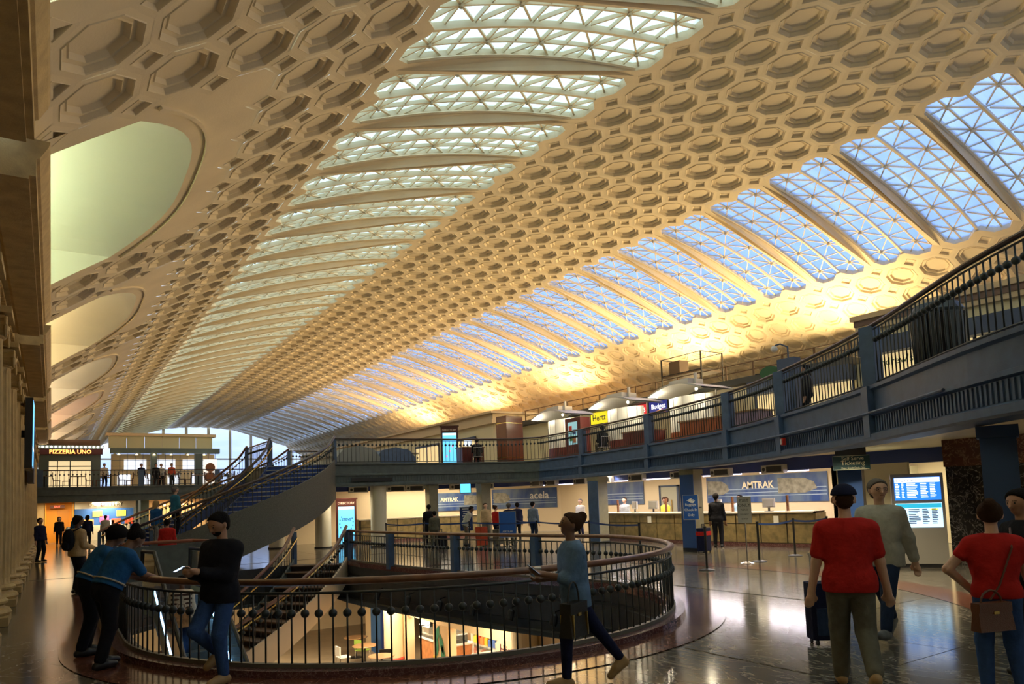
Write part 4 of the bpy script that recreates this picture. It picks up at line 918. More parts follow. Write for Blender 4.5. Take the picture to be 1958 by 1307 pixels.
# ================================================================= shops on the balcony
SHOPC = mat('shop_wall_pale', (.72, .66, .44), .6); LITC = mat('lit_shop_interior', (.92, .70, .34), .6, emit=.35); BLUEH = mat('shop_header_blue', (.05, .08, .16), .5)
CORN = mat('shop_cornice', (.62, .50, .32), .6); CORNB = mat('shop_cornice_band', (.20, .13, .10), .6)
a = struct(obj('wall_shop_1', MB().box(24.2, 35.4, 1.5, 13.9, DZ, 7.25), SHOPC), 'pale green-cream wall block of the tie shop with cornice')
b = MB(); b.box(24.0, 35.4, 1.4, 14.1, 7.25, 7.42); b.box(23.85, 35.4, 1.3, 14.2, 7.62, 7.8); struct(obj('trim_3', b, CORN), 'beige cornice capping the tie shop'); struct(obj('trim_4', MB().box(23.95, 35.4, 1.38, 14.12, 7.42, 7.62), CORNB), 'brown frieze band of the tie shop cornice')
def shopfront(y0, y1, lab, words, names, size, m=LITC, zl=5.9):
    t = thing('storefront', lab, 'shop front', (24.15, (y0+y1)/2, DZ)); L = (y1-y0)/2
    obj('lit_interior', MB().box(-.02, .02, -L, L, 0, zl-DZ), m, t); obj('header', MB().box(-.45, .02, -L-.1, L+.1, zl-DZ, zl-DZ+.55), BLUEH, t)
    n = max(2, int((y1-y0)/1.6))
    for k in range(n+1): obj('mullion', MB().box(-.06, -.02, -L+2*L*k/n-.03, -L+2*L*k/n+.03, 0, zl-DZ), BLUEH, t)
    for k in range(n): obj('display_shelf', MB().box(-.3, -.03, -L+2*L*k/n+.1, -L+2*L*(k+1)/n-.1, .75, .8), WHITE, t)
    for w_, dy, dz, sz in words: text(w_, sz, names, t, face_M((-.05, dy, dz), -1, 0))
    return t
GREENL = mat('shop_green_letters', (.08, .16, .06), .5)
shopfront(8.6, 13.8, 'lit tie shop window with dark green name lettering', [("Andrew's Ties", 1.35, 2.62, .36)], GREENL, .6, zl=6.3)
shopfront(2.4, 8.0, 'lit yellow shop window with blue awning beyond the trash can', [], GREENL, .5, zl=6.3)
shopfront(14.4, 18.6, 'lit pale shop window next to the tie shop', [], mat('pale_green_letters', (.35, .5, .25), .5), .5, zl=5.6)
a = struct(obj('wall_shop_2', MB().box(24.2, 35.4, 14.0, 36, DZ, 6.15), SHOPC), 'low pale wall block behind the rental kiosks')
b = MB(); b.box(23.7, 35.4, 14.25, 36, 6.15, 6.4); struct(obj('trim_5', b, mat('roof_edge_dark', (.07, .075, .07), .5)), 'dark roof edge over the kiosk row')
rr = thing('roof_guard_rail', 'thin guard rail of posts along the kiosk roof', 'railing', (24.2, 25, 6.4))
for k in range(16): obj('post', MB().box(-.03, .03, -.03, .03, 0, .7), mat('rust_brown_rail', (.16, .08, .03), .5), rr, (0, -10.5+k*1.4, 0))
for z in (.35, .68): obj('rail', MB().bar((0, -10.5, z), (0, 10.5, z), .035, .035), MATS['rust_brown_rail'], rr)
# building with cornice beyond
a = struct(obj('wall_shop_3', MB().box(22.2, 35.4, 36.0, 75, DZ, 6.3), SHOPC), 'pale block of shops further along the balcony'); struct(obj('trim_6', MB().box(21.9, 35.4, 35.7, 75, 6.3, 6.55).box(22.05, 35.4, 35.85, 75, 6.55, 6.9).box(21.8, 35.4, 35.6, 75, 6.9, 7.02), CORN), 'tan stepped cornice of the further shops')
for k, (y, l) in enumerate(((40, 'first'), (45, 'second'), (50, 'third'))):
    t = thing('shop_window', 'warm lit shop window on the block past the granite pillar, '+l+' along', 'window', (22.17, y, DZ)); obj('lit_interior', MB().box(-.01, .01, -1.8, 1.8, 0, 2.2), LITC, t); obj('window_frame', MB().box(-.05, -.01, -1.9, -1.8, 0, 2.3).box(-.05, -.01, 1.8, 1.9, 0, 2.3).box(-.05, -.01, -1.9, 1.9, 2.2, 2.35).box(-.05, -.01, -.04, .04, 0, 2.2), BLUEH, t)
# rental signs
def wall_sign(y, z, w, h, m, words, lm, size, lab, x=24.1, tilt=0.):
    t = thing('shop_sign', lab, 'sign'); t.matrix_world = face_M((x, y, z), -1, 0); sb_ = obj('sign_box', MB().box(-w/2, w/2, -h/2, h/2, -.08, 0), m, t); obj('sign_frame', MB().box(-w/2-.04, w/2+.04, -h/2-.04, -h/2, -.09, .01).box(-w/2-.04, w/2+.04, h/2, h/2+.04, -.09, .01).box(-w/2-.04, -w/2, -h/2, h/2, -.09, .01).box(w/2, w/2+.04, -h/2, h/2, -.09, .01), BLACK, t)
    (text(words, size, lm, sb_, Matrix.Translation((0, 0, .004)), bold=.004) if words else 0); return t
wall_sign(28.5, 5.85, 1.35, .62, mat('hertz_yellow', (.95, .80, .02), .5, emit=.35), 'Hertz', BLACK, .46, 'yellow sign with black Hertz lettering')
t = wall_sign(24.15, 5.9, 1.2, .62, mat('budget_blue', (.02, .03, .3), .5, emit=.2), 'Budget', mat('sign_white_glow', (1, 1, 1), .5, emit=.5), .33, 'dark blue sign with white Budget lettering and orange swoosh')
sw = MB(); sw.add([(-.55, -.28, .003), (.45, -.12, .003), (.1, -.2, .003), (.5, -.3, .003)], [(0, 3, 2, 1)]); obj('swoosh', sw, mat('swoosh_orange', (.95, .35, .03), .5, emit=.4), t)
wall_sign(25.3, 5.85, .8, .55, mat('avis_red', (.7, .02, .03), .5, emit=.3), 'AVIS', MATS['sign_white_glow'], .28, 'red sign with white AVIS lettering beside the Budget sign')
t = wall_sign(32.6, 5.3, .9, .8, mat('blue_red_flag_sign', (.6, .65, .75), .5), '', BLACK, .1, 'small pale sign with red and blue blocks past the white kiosk')
obj('red_block', MB().box(0, .4, -.1, .3, 0, .01), MATS['avis_red'], t); obj('blue_block', MB().box(-.4, -.05, -.1, .3, 0, .01), MATS['budget_blue'], t)

# kiosks with curved canopies
KW = mat('kiosk_white_panel', (.74, .74, .68), .35); KB = mat('kiosk_maroon', (.13, .025, .02), .4); KO = mat('kiosk_orange_wood', (.33, .09, .03), .45); KR = mat('canopy_pale_metal', (.62, .62, .60), .4, .2)
def kiosk(x, y, lab, bm, extra):
    t = thing('kiosk', lab, 'kiosk', (x, y, DZ), PI)
    b = MB(); n = 12; pts = [(.25*math.cos(a)*2.2-.3, 1.15*math.sin(a)) for a in [(-PI/2+PI*k/n) for k in range(n+1)]]
    b.strip([(px_, py_, .9) for px_, py_ in pts], [(px_, py_, 2.35) for px_, py_ in pts]); obj('curved_panel', b, KW, t)
    for k in (2, 4, 6, 8, 10): obj('panel_seam', MB().bar((pts[k][0]+.01, pts[k][1], .9), (pts[k][0]+.01, pts[k][1], 2.35), .02, .02), SILV, t)
    obj('base', MB().prism([(p[0]+.03, p[1]*1.02) for p in pts], 0, .9), bm, t)
    c = MB(); N = 12; A = [(-1.5+3.0*k/N, 2.45+.34*math.sin(PI*k/N)) for k in range(N+1)]
    c.strip([(.75, u, z) for u, z in A], [(-1.2, u, z) for u, z in A]); c.strip([(.75, u, z+.07) for u, z in A], [(-1.2, u, z+.07) for u, z in A]); c.strip([(.75, u, z) for u, z in A], [(.75, u, z+.07) for u, z in A]); obj('curved_canopy', c, KR, t)
    obj('roof_fin', MB().box(-.5, .4, -.55, .5, 2.82, 3.02).box(-.05, .05, .5, .6, 2.7, 3.25), KR, t)
    for u in (-1.1, 1.1): obj('canopy_spot', MB().ball((.6, u, 2.47), .06, 8, 6), DLM, t); l = bpy.data.lights.new('canopy_spot_light', 'POINT'); l.energy = 25; l.color = (1, .85, .6); l.shadow_soft_size = .06; lo_ = bpy.data.objects.new('canopy_spot_light', l); COL.objects.link(lo_); lo_.location = (x-.6, y-u, DZ+2.38)
    for u in (-1.05, 1.05): obj('support_post', MB().bar((-.6, u, 0), (-.6, u, 2.5), .05, .05), SILV, t)
    return t
kiosk(22, 29.2, 'white round-backed kiosk with arched canopy beside the yellow Hertz sign', KB, 0); kiosk(22, 24.4, 'blue-white round-backed kiosk with arched canopy between the Hertz and Budget signs', KB, 1); kiosk(22, 20.4, 'tall white round-backed kiosk with canopy below the scaffold', KO, 2); 
t = thing('display_case', 'maroon display cabinet with bright pictures beside the white kiosk', 'cabinet', (21.6, 27.2, DZ)); obj('cabinet_body', MB().box(-.3, .3, -.6, .6, 0, 2.2), KB, t); obj('picture_panel', MB().box(-.33, -.3, -.35, .35, .9, 2.0), mat('picture_teal', (.25, .5, .55), .4, emit=.4), t)
for k, (yy, zz, m) in enumerate(((.15, 1.7, 0), (-.15, 1.5, 4), (.1, 1.2, 2), (-.15, 1.1, 5))): obj('picture', MB().box(-.35, -.33, yy-.12, yy+.12, zz-.12, zz+.12), GC[m], t)
for x, y, w, m, l in ((20.6, 18.2, 1.9, KO, 'orange-brown wooden kiosk counter by the tall white kiosk'), (20.2, 16.0, 1.5, mat('violet_grey_cart', (.22, .16, .24), .5), 'violet-grey vendor cart with drawers'), (21.4, 22.4, 1.8, KB, 'maroon counter front beneath the Budget sign')):
    t = thing('vendor_counter', l, 'counter', (x, y, DZ)); obj('counter_body', MB().box(-.4, .4, -w/2, w/2, 0, 1.05), m, t); obj('counter_top', MB().box(-.45, .45, -w/2-.05, w/2+.05, 1.05, 1.1), MATS['table_wood'], t)
    for k in range(3): obj('drawer', MB().box(-.42, -.4, -w/2+.1+k*w/3, -w/2-.02+(k+1)*w/3, .55, .95), m, t)
# scaffold on the roof
t = thing('roof_scaffold', 'black metal scaffold frame with a brown box on the kiosk roof', 'scaffold', (24.6, 22.4, 6.4))
for sx_ in (-.7, .7):
    for sy_ in (-1.2, 1.2): obj('upright', MB().box(sx_-.025, sx_+.025, sy_-.025, sy_+.025, 0, 1.6), BLACK, t)
for z in (.1, .8, 1.58):
    for sy_ in (-1.2, 1.2): obj('crossbar', MB().bar((-.7, sy_, z), (.7, sy_, z), .03, .03), BLACK, t)
    for sx_ in (-.7, .7): obj('crossbar', MB().bar((sx_, -1.2, z), (sx_, 1.2, z), .03, .03), BLACK, t)
obj('platform', MB().box(-.7, .7, -1.2, 1.2, .72, .78), mat('plank_brown', (.2, .12, .06), .6), t); obj('brown_box', MB().box(-.3, .3, .45, 1.1, .78, 1.5), mat('box_brown', (.22, .14, .07), .6), t)
# pylon with camera, green oval sign
t = thing('camera_pylon', 'dark blue pylon carrying a white security camera', 'pylon', (17.9, 12.6, DZ)); obj('pylon_body', MB().box(-.16, .16, -.28, .28, 0, 2.15), BLUEH, t); obj('arm', MB().tube([(0, 0, 2.15), (0, 0, 2.5), (-.05, .2, 2.62), (-.1, .35, 2.6)], .025, 6), STEEL, t); cb_ = obj('camera_dome', MB().ball((-.1, .38, 2.5), .1, 12, 8), mat('white_dome', (.8, .8, .78), .3), t)
t = thing('oval_sign', 'small green oval shop sign beside the camera pylon', 'sign'); t.matrix_world = face_M((17.9, 13.25, DZ+1.85), -1, -.3); o = MB(); o.M = Matrix.Diagonal((1.5, 1, 1, 1)); o.lathe([(.2, -.03), (.2, .03)], 24); obj('oval_panel', o, mat('oval_green', (.03, .12, .04), .4), t); obj('hanger', MB().box(-.45, -.2, -.02, .02, -.01, .01), BLACK, t)
# granite pillar, directories, trash can, planters of dark chairs
GRAN = mat('red_granite', (.17, .05, .022), .25, var=.35, vscale=40)
t = thing('granite_pillar', 'tall square red granite pillar with thin brass bands on the bridge', 'pillar', (18.4, 28.4, DZ), .2); obj('pillar_body', MB().box(-.55, .55, -.35, .35, 0, 2.3), GRAN, t)
for z in (1.95, .32): obj('brass_band', MB().box(-.56, .56, -.36, .36, z, z+.03), BRASS, t)
def directory(x, y, z, n, lab, words, h=2.0, w=.85):
    t = thing('directory_totem', lab, 'totem'); t.matrix_world = face_M((x, y, z), *n); m = mat('maroon_totem', (.075, .018, .014), .4)
    obj('totem_frame', MB().box(-w/2, w/2, 0, h, -.15, 0), m, t); obj('crown', MB().box(-w/2-.05, w/2+.05, h, h+.06, -.18, .03), m, t)
    text('DIRECTORY', .135, mat('pale_pink_letters', (.85, .7, .6), .5), t, Matrix.Translation((0, h-.16, .003)), ext=.002, sx=.95)
    sc = mat('cyan_screen', (.12, .50, .85), .3, emit=.75); so_ = obj('screen', MB().box(-w/2+.09, w/2-.09, .12, h-.3, 0, .01), sc, t); obj('screen_header', MB().box(-w/2+.1, w/2-.1, h-.42, h-.31, .01, .012), mat('screen_pale_cyan', (.5, .8, .95), .3, emit=.9), t)
    for wd, zz, sz, m2 in words: text(wd, sz, m2, so_, Matrix.Translation((0, zz, .014)), ext=.001, bold=.004)
    return t
DT = mat('screen_blue_text', (.02, .12, .3), .5)
t = directory(10.54, 29.3, 0, (-.3, -1), 'maroon directory totem with a cyan screen reading STEVE on the main floor', [('STEVE', 1.15, .15, DT)])
for k in range(8):
    an = PI*(.75+.5*k/3.5) if k < 4 else PI*(-.25+.5*(k-4)/3.5); obj('wreath_leaf', MB().box(.28*math.cos(an)-.02, .28*math.cos(an)+.02, .98+.35*math.sin(an), 1.04+.35*math.sin(an), .01, .014), DT, t)
t = directory(16.3, 30.6, DZ, (-.5, -1), 'maroon directory totem with a cyan screen up on the bridge', [])
for k in range(3): obj('screen_flower', MB().box(-.2+k*.15, -.12+k*.15, .5+.25*k, .6+.25*k, .01, .014), mat('flower_pink', (.8, .25, .5), .4, emit=.6), t)
t = thing('trash_can', 'big black slatted trash can behind the balcony railing', 'trash can', (11.35, 5.35, DZ)); obj('liner', MB().lathe([(.31, .03), (.33, .95)], 20), BLACK, t); obj('lid', MB().lathe([(.36, .95), (.38, 1.0), (.30, 1.12), (.18, 1.15), (.18, 1.1)], 20), IRON, t)
for k in range(26): a_ = 2*PI*k/26; obj('slat', MB().bar((.345*math.cos(a_), .345*math.sin(a_), .02), (.375*math.cos(a_), .375*math.sin(a_), .95), .05, .012, (math.cos(a_), math.sin(a_), 0)), IRON, t)
for k, (x, y, l) in enumerate(((11.5, 30.6, 'folded grey lounge cover behind the bridge railing'), (13.6, 31.3, 'stacked dark chairs stored behind the bridge railing'))):
    t = thing('covered_cart', l, 'cart', (x, y, DZ)); b = MB(); pr = [(-1.0, 0), (-1.0, .5), (-.7, .85), (0, 1.0), (.7, .85), (1.0, .5), (1.0, 0)]; b.M = Matrix.Rotation(PI/2, 4, 'X'); b.prism(pr, -.4, .4); obj('cover', b, mat('grey_green_cover', (.20, .22, .22), .6) if k == 0 else STEEL, t)
    for u in (-.8, .8): obj('wheel', MB().lathe([(.08, -.04), (.08, .0)], 12, (u, 0, .04)), BLACK, t)
t = thing('information_desk', 'brown desk with a small white screen beside the bridge directory', 'desk', (17.2, 30.0, DZ)); obj('desk_body', MB().box(-.7, .5, -.3, .3, 0, .9), KB, t); obj('desk_top', MB().box(-.75, .55, -.35, .35, .9, .95), MATS['table_wood'], t); obj('screen', MB().box(-.4, .0, -.03, .03, 1.0, 1.3), mat('small_screen', (.6, .7, .85), .4, emit=.6), t); obj('screen_stand', MB().box(-.22, -.18, -.02, .02, .95, 1.0), BLACK, t)
# ================================================================= far end: pizzeria balcony and lottery shop
FY = 50.0
struct(obj('wall_far_partition', MB().box(-1.9, -.35, 54, 54.2, 0, 2.6), mat('far_cream', (.55, .40, .2), .6)), 'tan wall end below the far balcony')
struct(obj('floor_far_balcony', MB().box(-1.75, 12, FY+.02, 62, 3.2, DZ), DECKM), 'floor of the far restaurant balcony')
struct(obj('ceiling_far_balcony', MB().box(-1.75, 12, FY+.3, 62, 2.7, 2.75), SOFF), 'soffit under the far restaurant balcony')
fb = thing('far_balcony_fascia', 'dark grey fascia beam of the restaurant balcony across the hall end', 'fascia', (5, FY, 2.5)); obj('fascia_beam', MB().box(-6.75, 7, -.1, .25, 0, .9), STEELG, fb); obj('fascia_moulding', MB().box(-6.75, 7, -.18, -.1, .42, .5).box(-6.75, 7, -.18, -.1, .84, .92), STEELG, fb)
t = thing('far_balcony_railing', 'thin dark railing with iron balls in front of the restaurant tables', 'railing', (5, FY+.1, DZ)); obj('handrail', MB().box(-6.7, 7, -.03, .03, .98, 1.04), DARKRAIL, t); obj('bottom_rail', MB().box(-6.7, 7, -.02, .02, .08, .11), IRON, t)
bm = bal_mesh(.9)
for k in range(60): link('ball', BALL, link('baluster', bm, t, (-6.6+k*.22, 0, .08)), (0, 0, .67))
for u in (-5.6, -.3, 4.2): obj('post', MB().box(u-.15, u+.15, -.12, .12, 0, 1.03), STEEL, t)
PZ_Y = 55.5
GRN = mat('pizzeria_green_grey', (.10, .14, .14), .5)
t = thing('pizzeria_front', 'green-grey restaurant pavilion with a row of bulbs and orange lettering', 'shop front', (1.0, PZ_Y, DZ))
obj('pavilion_wall', MB().box(-1.75, -1.2, 0, 1.0, 0, 2.35).box(1.2, 1.75, 0, 1.0, 0, 2.35).box(-1.2, 1.2, 0, 1.0, 1.95, 2.35), GRN, t); obj('window_interior', MB().box(-1.2, 1.2, .6, .65, 0, 1.95), mat('pizzeria_interior', (.85, .65, .35), .6, emit=.5), t); obj('window_bars', MB().box(-.03, .03, .2, .26, 0, 1.95).box(-1.2, 1.2, .2, .26, 1.55, 1.62).box(-.75, -.69, .2, .26, 0, 1.95), GRN, t)
obj('sign_band', MB().box(-1.85, 1.85, -.15, .0, 2.35, 2.75), mat('sign_dark_red', (.08, .02, .02), .5), t); obj('parapet', MB().box(-1.7, 1.7, 0, .6, 2.95, 3.35), mat('parapet_brown', (.13, .08, .05), .6), t); obj('cornice', MB().box(-1.9, 1.9, -.2, .8, 2.75, 2.95), GRN, t)
text('PIZZERIA UNO', .36, mat('orange_neon', (1, .35, .08), .5, emit=1.5), t, Matrix.Translation((0, -.16, 2.52)) @ Matrix.Rotation(PI/2, 4, 'X'), bold=.01)
bulb = MB().ball((0, 0, 0), .055, 8, 5).mesh('bulb', mat('bulb_glow', (1, .85, .7), .4, emit=9))
for k in range(16): link('bulb', bulb, t, (-1.8+k*.24, -.24, 2.85))
t = thing('restaurant_hall', 'cream restaurant pavilion with grid windows and a pale panelled roof band', 'shop front', (6.85, PZ_Y+.4, DZ))
obj('back_wall', MB().box(-3.4, 3.4, 1.0, 1.2, 0, 2.5), mat('restaurant_cream', (.85, .68, .40), .6), t)
for k in range(3): obj('arched_window', MB().box(-2.6+k*1.9, -1.2+k*1.9, .95, 1.0, 1.4, 2.1), mat('window_pale', (.7, .75, .85), .4, emit=.6), t)
for k in range(4): obj('low_window', MB().box(-3.0+k*1.6, -2.2+k*1.6, .95, 1.0, .3, 1.05), MATS['window_pale'], t)
for k in range(15): obj('grid_bar', MB().box(-3.4+k*.48, -3.38+k*.48, .3, .33, .9, 2.5), BLUEH, t)
for z in (1.2, 1.6, 2.0): obj('grid_bar', MB().box(-3.4, 3.4, .3, .33, z, z+.02), BLUEH, t)
obj('column', MB().box(-1.0, -.6, .1, .4, 0, 2.5), GRN, t); obj('lintel', MB().box(-3.5, 3.6, 0, .6, 2.5, 2.85), GRN, t)
for k in range(6): l_ = obj('gooseneck_lamp', MB().lathe([(.1, 0), (.03, .09)], 8, (-3+k*1.1, -.05, 2.36)), mat('lamp_warm_glow', (1, .75, .4), .4, emit=4), t)
RB = mat('roof_band_green', (.55, .55, .36), .6)
for k in range(6): obj('roof_panel', MB().box(-3.6+k*1.13, -3.6+k*1.13+1.1, .5, .6, 2.87, 3.75), RB, t)
obj('roof_cap', MB().box(-3.75, 3.4, .35, 1.2, 3.75, 3.95), CORN, t)
t = thing('round_shop_sign', 'white panel with a brown round mascotless emblem by the restaurant end', 'sign', (9.6, PZ_Y-.6, DZ)); t['label'] = 'white panel with brown round shapes at the restaurant end post'; obj('sign_panel', MB().box(-.45, .45, 0, .05, 0, 2.0), mat('panel_white_glow', (.9, .85, .75), .5, emit=.5), t); b = MB(); b.M = Matrix.Translation((0, -.01, 1.4)) @ Matrix.Rotation(PI/2, 4, 'X'); b.lathe([(.33, 0), (.33, .03)], 18); b.M = Matrix.Translation((0, -.01, .7)) @ Matrix.Rotation(PI/2, 4, 'X'); b.lathe([(.38, 0), (.38, .03)], 18); obj('brown_disc', b, mat('disc_brown', (.25, .09, .03), .5), t); obj('end_post', MB().box(-1.0, -.5, 0, .4, 0, 2.4), GRN, t)
def rest_set(x, y, k):
    t = thing('restaurant_table', ORD[k]+' small dark restaurant table from the column-wall end of the far balcony', 'table', (x, y, DZ), 0, 'tables on the far balcony'); obj('table_top', MB().box(-.4, .4, -.35, .35, .72, .76), MATS['table_wood'], t); obj('table_leg', MB().box(-.04, .04, -.04, .04, 0, .72), BLACK, t)
    for sx_ in (-1, 1):
        c = thing('restaurant_chair', 'dark brown chair on the '+('column-wall' if sx_ < 0 else 'staircase')+' side of the '+ORD[k]+' far balcony table', 'chair', (x+sx_*.62, y, DZ), -sx_*PI/2, 'chairs on the far balcony'); w = mat('chair_brown', (.09, .035, .02), .5); obj('seat', MB().box(-.2, .2, -.2, .2, .43, .47), w, c); obj('backrest', MB().box(-.2, .2, -.22, -.18, .55, .95), w, c)
        for a_ in (-.17, .17):
            for b__ in (-.17, .17): obj('leg', MB().box(a_-.02, a_+.02, b__-.02, b__+.02, 0, .44 if b__ > 0 else .6), w, c)
for k in range(7): rest_set(-.4+k*1.75, FY+1.3+(k % 2)*.9, k)
# lottery shop and orange corridor under it
t = thing('lottery_shop', 'bright lottery shop with white fascia under the far balcony', 'shop front', (3.0, 54, 0))
obj('shop_back', MB().box(-1.75, 1.75, 1.5, 1.6, 0, 2.6), mat('lottery_blue', (.02, .1, .4), .5), t); obj('fascia', MB().box(-1.75, 1.75, 0, .1, 2.1, 2.6), mat('lottery_white', (.85, .82, .74), .5), t); obj('side_post', MB().box(-1.9, -1.75, 0, .2, 0, 2.69).box(1.75, 1.9, 0, .2, 0, 2.69), GRN, t)
text('DC', .34, SILV, t, Matrix.Translation((-.75, -.01, 2.35)) @ Matrix.Rotation(PI/2, 4, 'X')); text('L  TTERY', .34, BLACK, t, Matrix.Translation((.35, -.01, 2.35)) @ Matrix.Rotation(PI/2, 4, 'X')); text('O', .34, mat('lottery_red', (.8, .05, .05), .5), t, Matrix.Translation((-.18, -.01, 2.35)) @ Matrix.Rotation(PI/2, 4, 'X'))
for k, (u, z, m) in enumerate(((-.4, 1.75, 6), (1.0, 1.75, 6), (-1.4, 1.0, 3), (-.9, 1.2, 5), (.3, 1.1, 3), (1.5, 1.2, 0), (.0, 1.4, 7), (.7, 1.2, 0))): obj('poster', MB().box(u-.28, u+.28, 1.44, 1.48, z-.2, z+.2), mat('poster_%d' % m, tuple(MATS['goods_%d' % m].node_tree.nodes['Principled BSDF'].inputs[0].default_value)[:3], .5), t)
obj('shop_desk', MB().box(-1.5, 1.5, .8, 1.3, 0, 1.0), MATS['lottery_white'], t)
t = struct(thing('door_3', 'glowing orange corridor opening with an exit sign at the hall end', None, (.42, 53.9, 0))); obj('corridor_wall', MB().box(-.75, .75, .6, .7, 0, 2.6), mat('corridor_orange', (.85, .36, .03), .6), t); obj('corridor_side', MB().box(-.77, -.72, 0, .7, 0, 2.6).box(.72, .77, 0, .7, 0, 2.6), MATS['corridor_orange'], t); obj('door_leaf', MB().box(-.1, .55, .56, .6, 0, 2.05), mat('door_orange', (.7, .28, .03), .5), t)
t = thing('exit_sign', 'small red lit EXIT sign over the orange corridor', 'sign', (.3, 54.1, 2.3)); obj('sign_box', MB().box(-.4, .4, -.05, .05, -.1, .1), mat('exit_casing', (.15, .04, .02), .5), t); text('EXIT', .17, mat('exit_red', (1, .1, .05), .5, emit=1.5), t, Matrix.Translation((0, -.055, 0)) @ Matrix.Rotation(PI/2, 4, 'X'))
t = thing('trash_can', 'dark trash can beside the orange corridor', 'trash can', (1.0, 52.6, 0)); obj('can_body', MB().lathe([(.25, 0), (.28, .85)], 14), IRON, t); obj('lid', MB().lathe([(.29, .85), (.2, 1.0)], 14), IRON, t)
t = thing('fruit_stand_shop', 'warm lit shop with orange lamps beside the lottery shop', 'shop front', (7.75, 54, 0)); obj('shop_back', MB().box(-2.6, 3, 1.0, 1.1, 0, 2.6), mat('warm_shop', (.75, .52, .28), .5), t); obj('shop_column', MB().box(-2.7, -2.2, 0, .4, 0, 2.69), GRN, t)
for k in range(8): obj('shop_lamp', MB().ball((-1.8+k*.6, .3, 2.2), .07, 8, 6), mat('orange_lamp', (1, .5, .2), .4, emit=4), t)
for x, y, z, w in ((3, 54.6, 2.5, 120), (.4, 52.5, 2.5, 60), (7.5, 53.5, 2.5, 90), ):
    if w: area('far_light', (x, y, z), 1.5, w, (1, .78, .45))
# wall screens on the columns
t = thing('advert_screen', 'tall bright blue advertising screen hung on the column row', 'screen', (-.55, 24.2, 3.1)); obj('wall_bracket', MB().box(-.2, -.1, -.1, .1, .9, 1.1), BLACK, t); obj('screen_casing', MB().box(-.1, .08, -.75, .75, 0, 1.95), BLACK, t); obj('screen_face', MB().box(.08, .085, -.7, .7, .06, 1.89), mat('advert_blue', (.1, .4, .9), .4, emit=1.0), t); obj('screen_glow_line', MB().box(.085, .088, -.7, .7, .55, .6), mat('advert_white', (.8, .85, 1), .4, emit=1.5), t)
t = thing('dark_wall_sign', 'dark unlit sign panel hung on the columns past the blue screen', 'sign', (-.6, 29.2, 2.9)); obj('sign_panel', MB().box(-.1, .08, -.7, .7, 0, 1.9), mat('dark_panel', (.05, .035, .03), .5), t); obj('panel_rim', MB().box(.08, .09, -.7, .7, 1.84, 1.9), BRASS, t)
# ================================================================= escalator into the well
t = thing('escalator', 'escalator with glass sides descending into the stair well', 'escalator')
ESC = [(1.75, 18.2, 0), (1.9, 17.4, 0), (2.2, 10.6, LZ+.2), (2.25, 9.9, LZ+.2)]
n = 24
for k in range(n):
    f = (k+.5)/n; p = [lerp(ESC[1][i], ESC[2][i], f) for i in range(3)]; obj('step', MB().cb((p[0]+.5, p[1], p[2]-.1), (.95, .3, .2), .04), STEELG, t)
GL = mat('balustrade_glass', (.25, .30, .28), .08, trans=.85)
for dx in (0, 1.0):
    b = MB(); A = [(x+dx, y, z+.02) for x, y, z in ESC]; B = [(x+dx, y, z+.85) for x, y, z in ESC]; b.strip(A, B); obj('glass_side', b, GL, t)
    obj('handrail', MB().tube([(ESC[0][0]+dx, ESC[0][1]+.05, .3)]+[(x+dx, y, z+.9) for x, y, z in ESC], .045, 8), BLACK, t); obj('skirt', MB().strip([(x+dx, y, z-.5) for x, y, z in ESC], [(x+dx, y, z+.05) for x, y, z in ESC]), mat('pale_green_skirt', (.35, .40, .28), .5), t)
    obj('neon_strip', MB().tube([(x+dx, y, z+.08) for x, y, z in ESC[1:3]], .02, 6), mat('blue_neon', (.3, .6, 1), .4, emit=5), t)
obj('truss', MB().add([(ESC[1][0], ESC[1][1], -.6), (ESC[1][0]+1, ESC[1][1], -.6), (ESC[2][0]+1, ESC[2][1], LZ), (ESC[2][0], ESC[2][1], LZ)], [(0, 1, 2, 3)]), STEELG, t)
t = thing('escalator_guard', 'brown-railed guard frame at the head of the escalator', 'railing', (3.1, 19.6, 0)); obj('guard_rail', MB().tube([(-1.7, .6, 1.0), (.0, .6, 1.0), (.35, .3, 1.0), (.35, .3, .0)], .045, 8), mat('red_brown_rail', (.22, .06, .03), .35), t); obj('guard_panel', MB().box(-1.7, .3, .59, .61, .05, .92), STEELG, t)
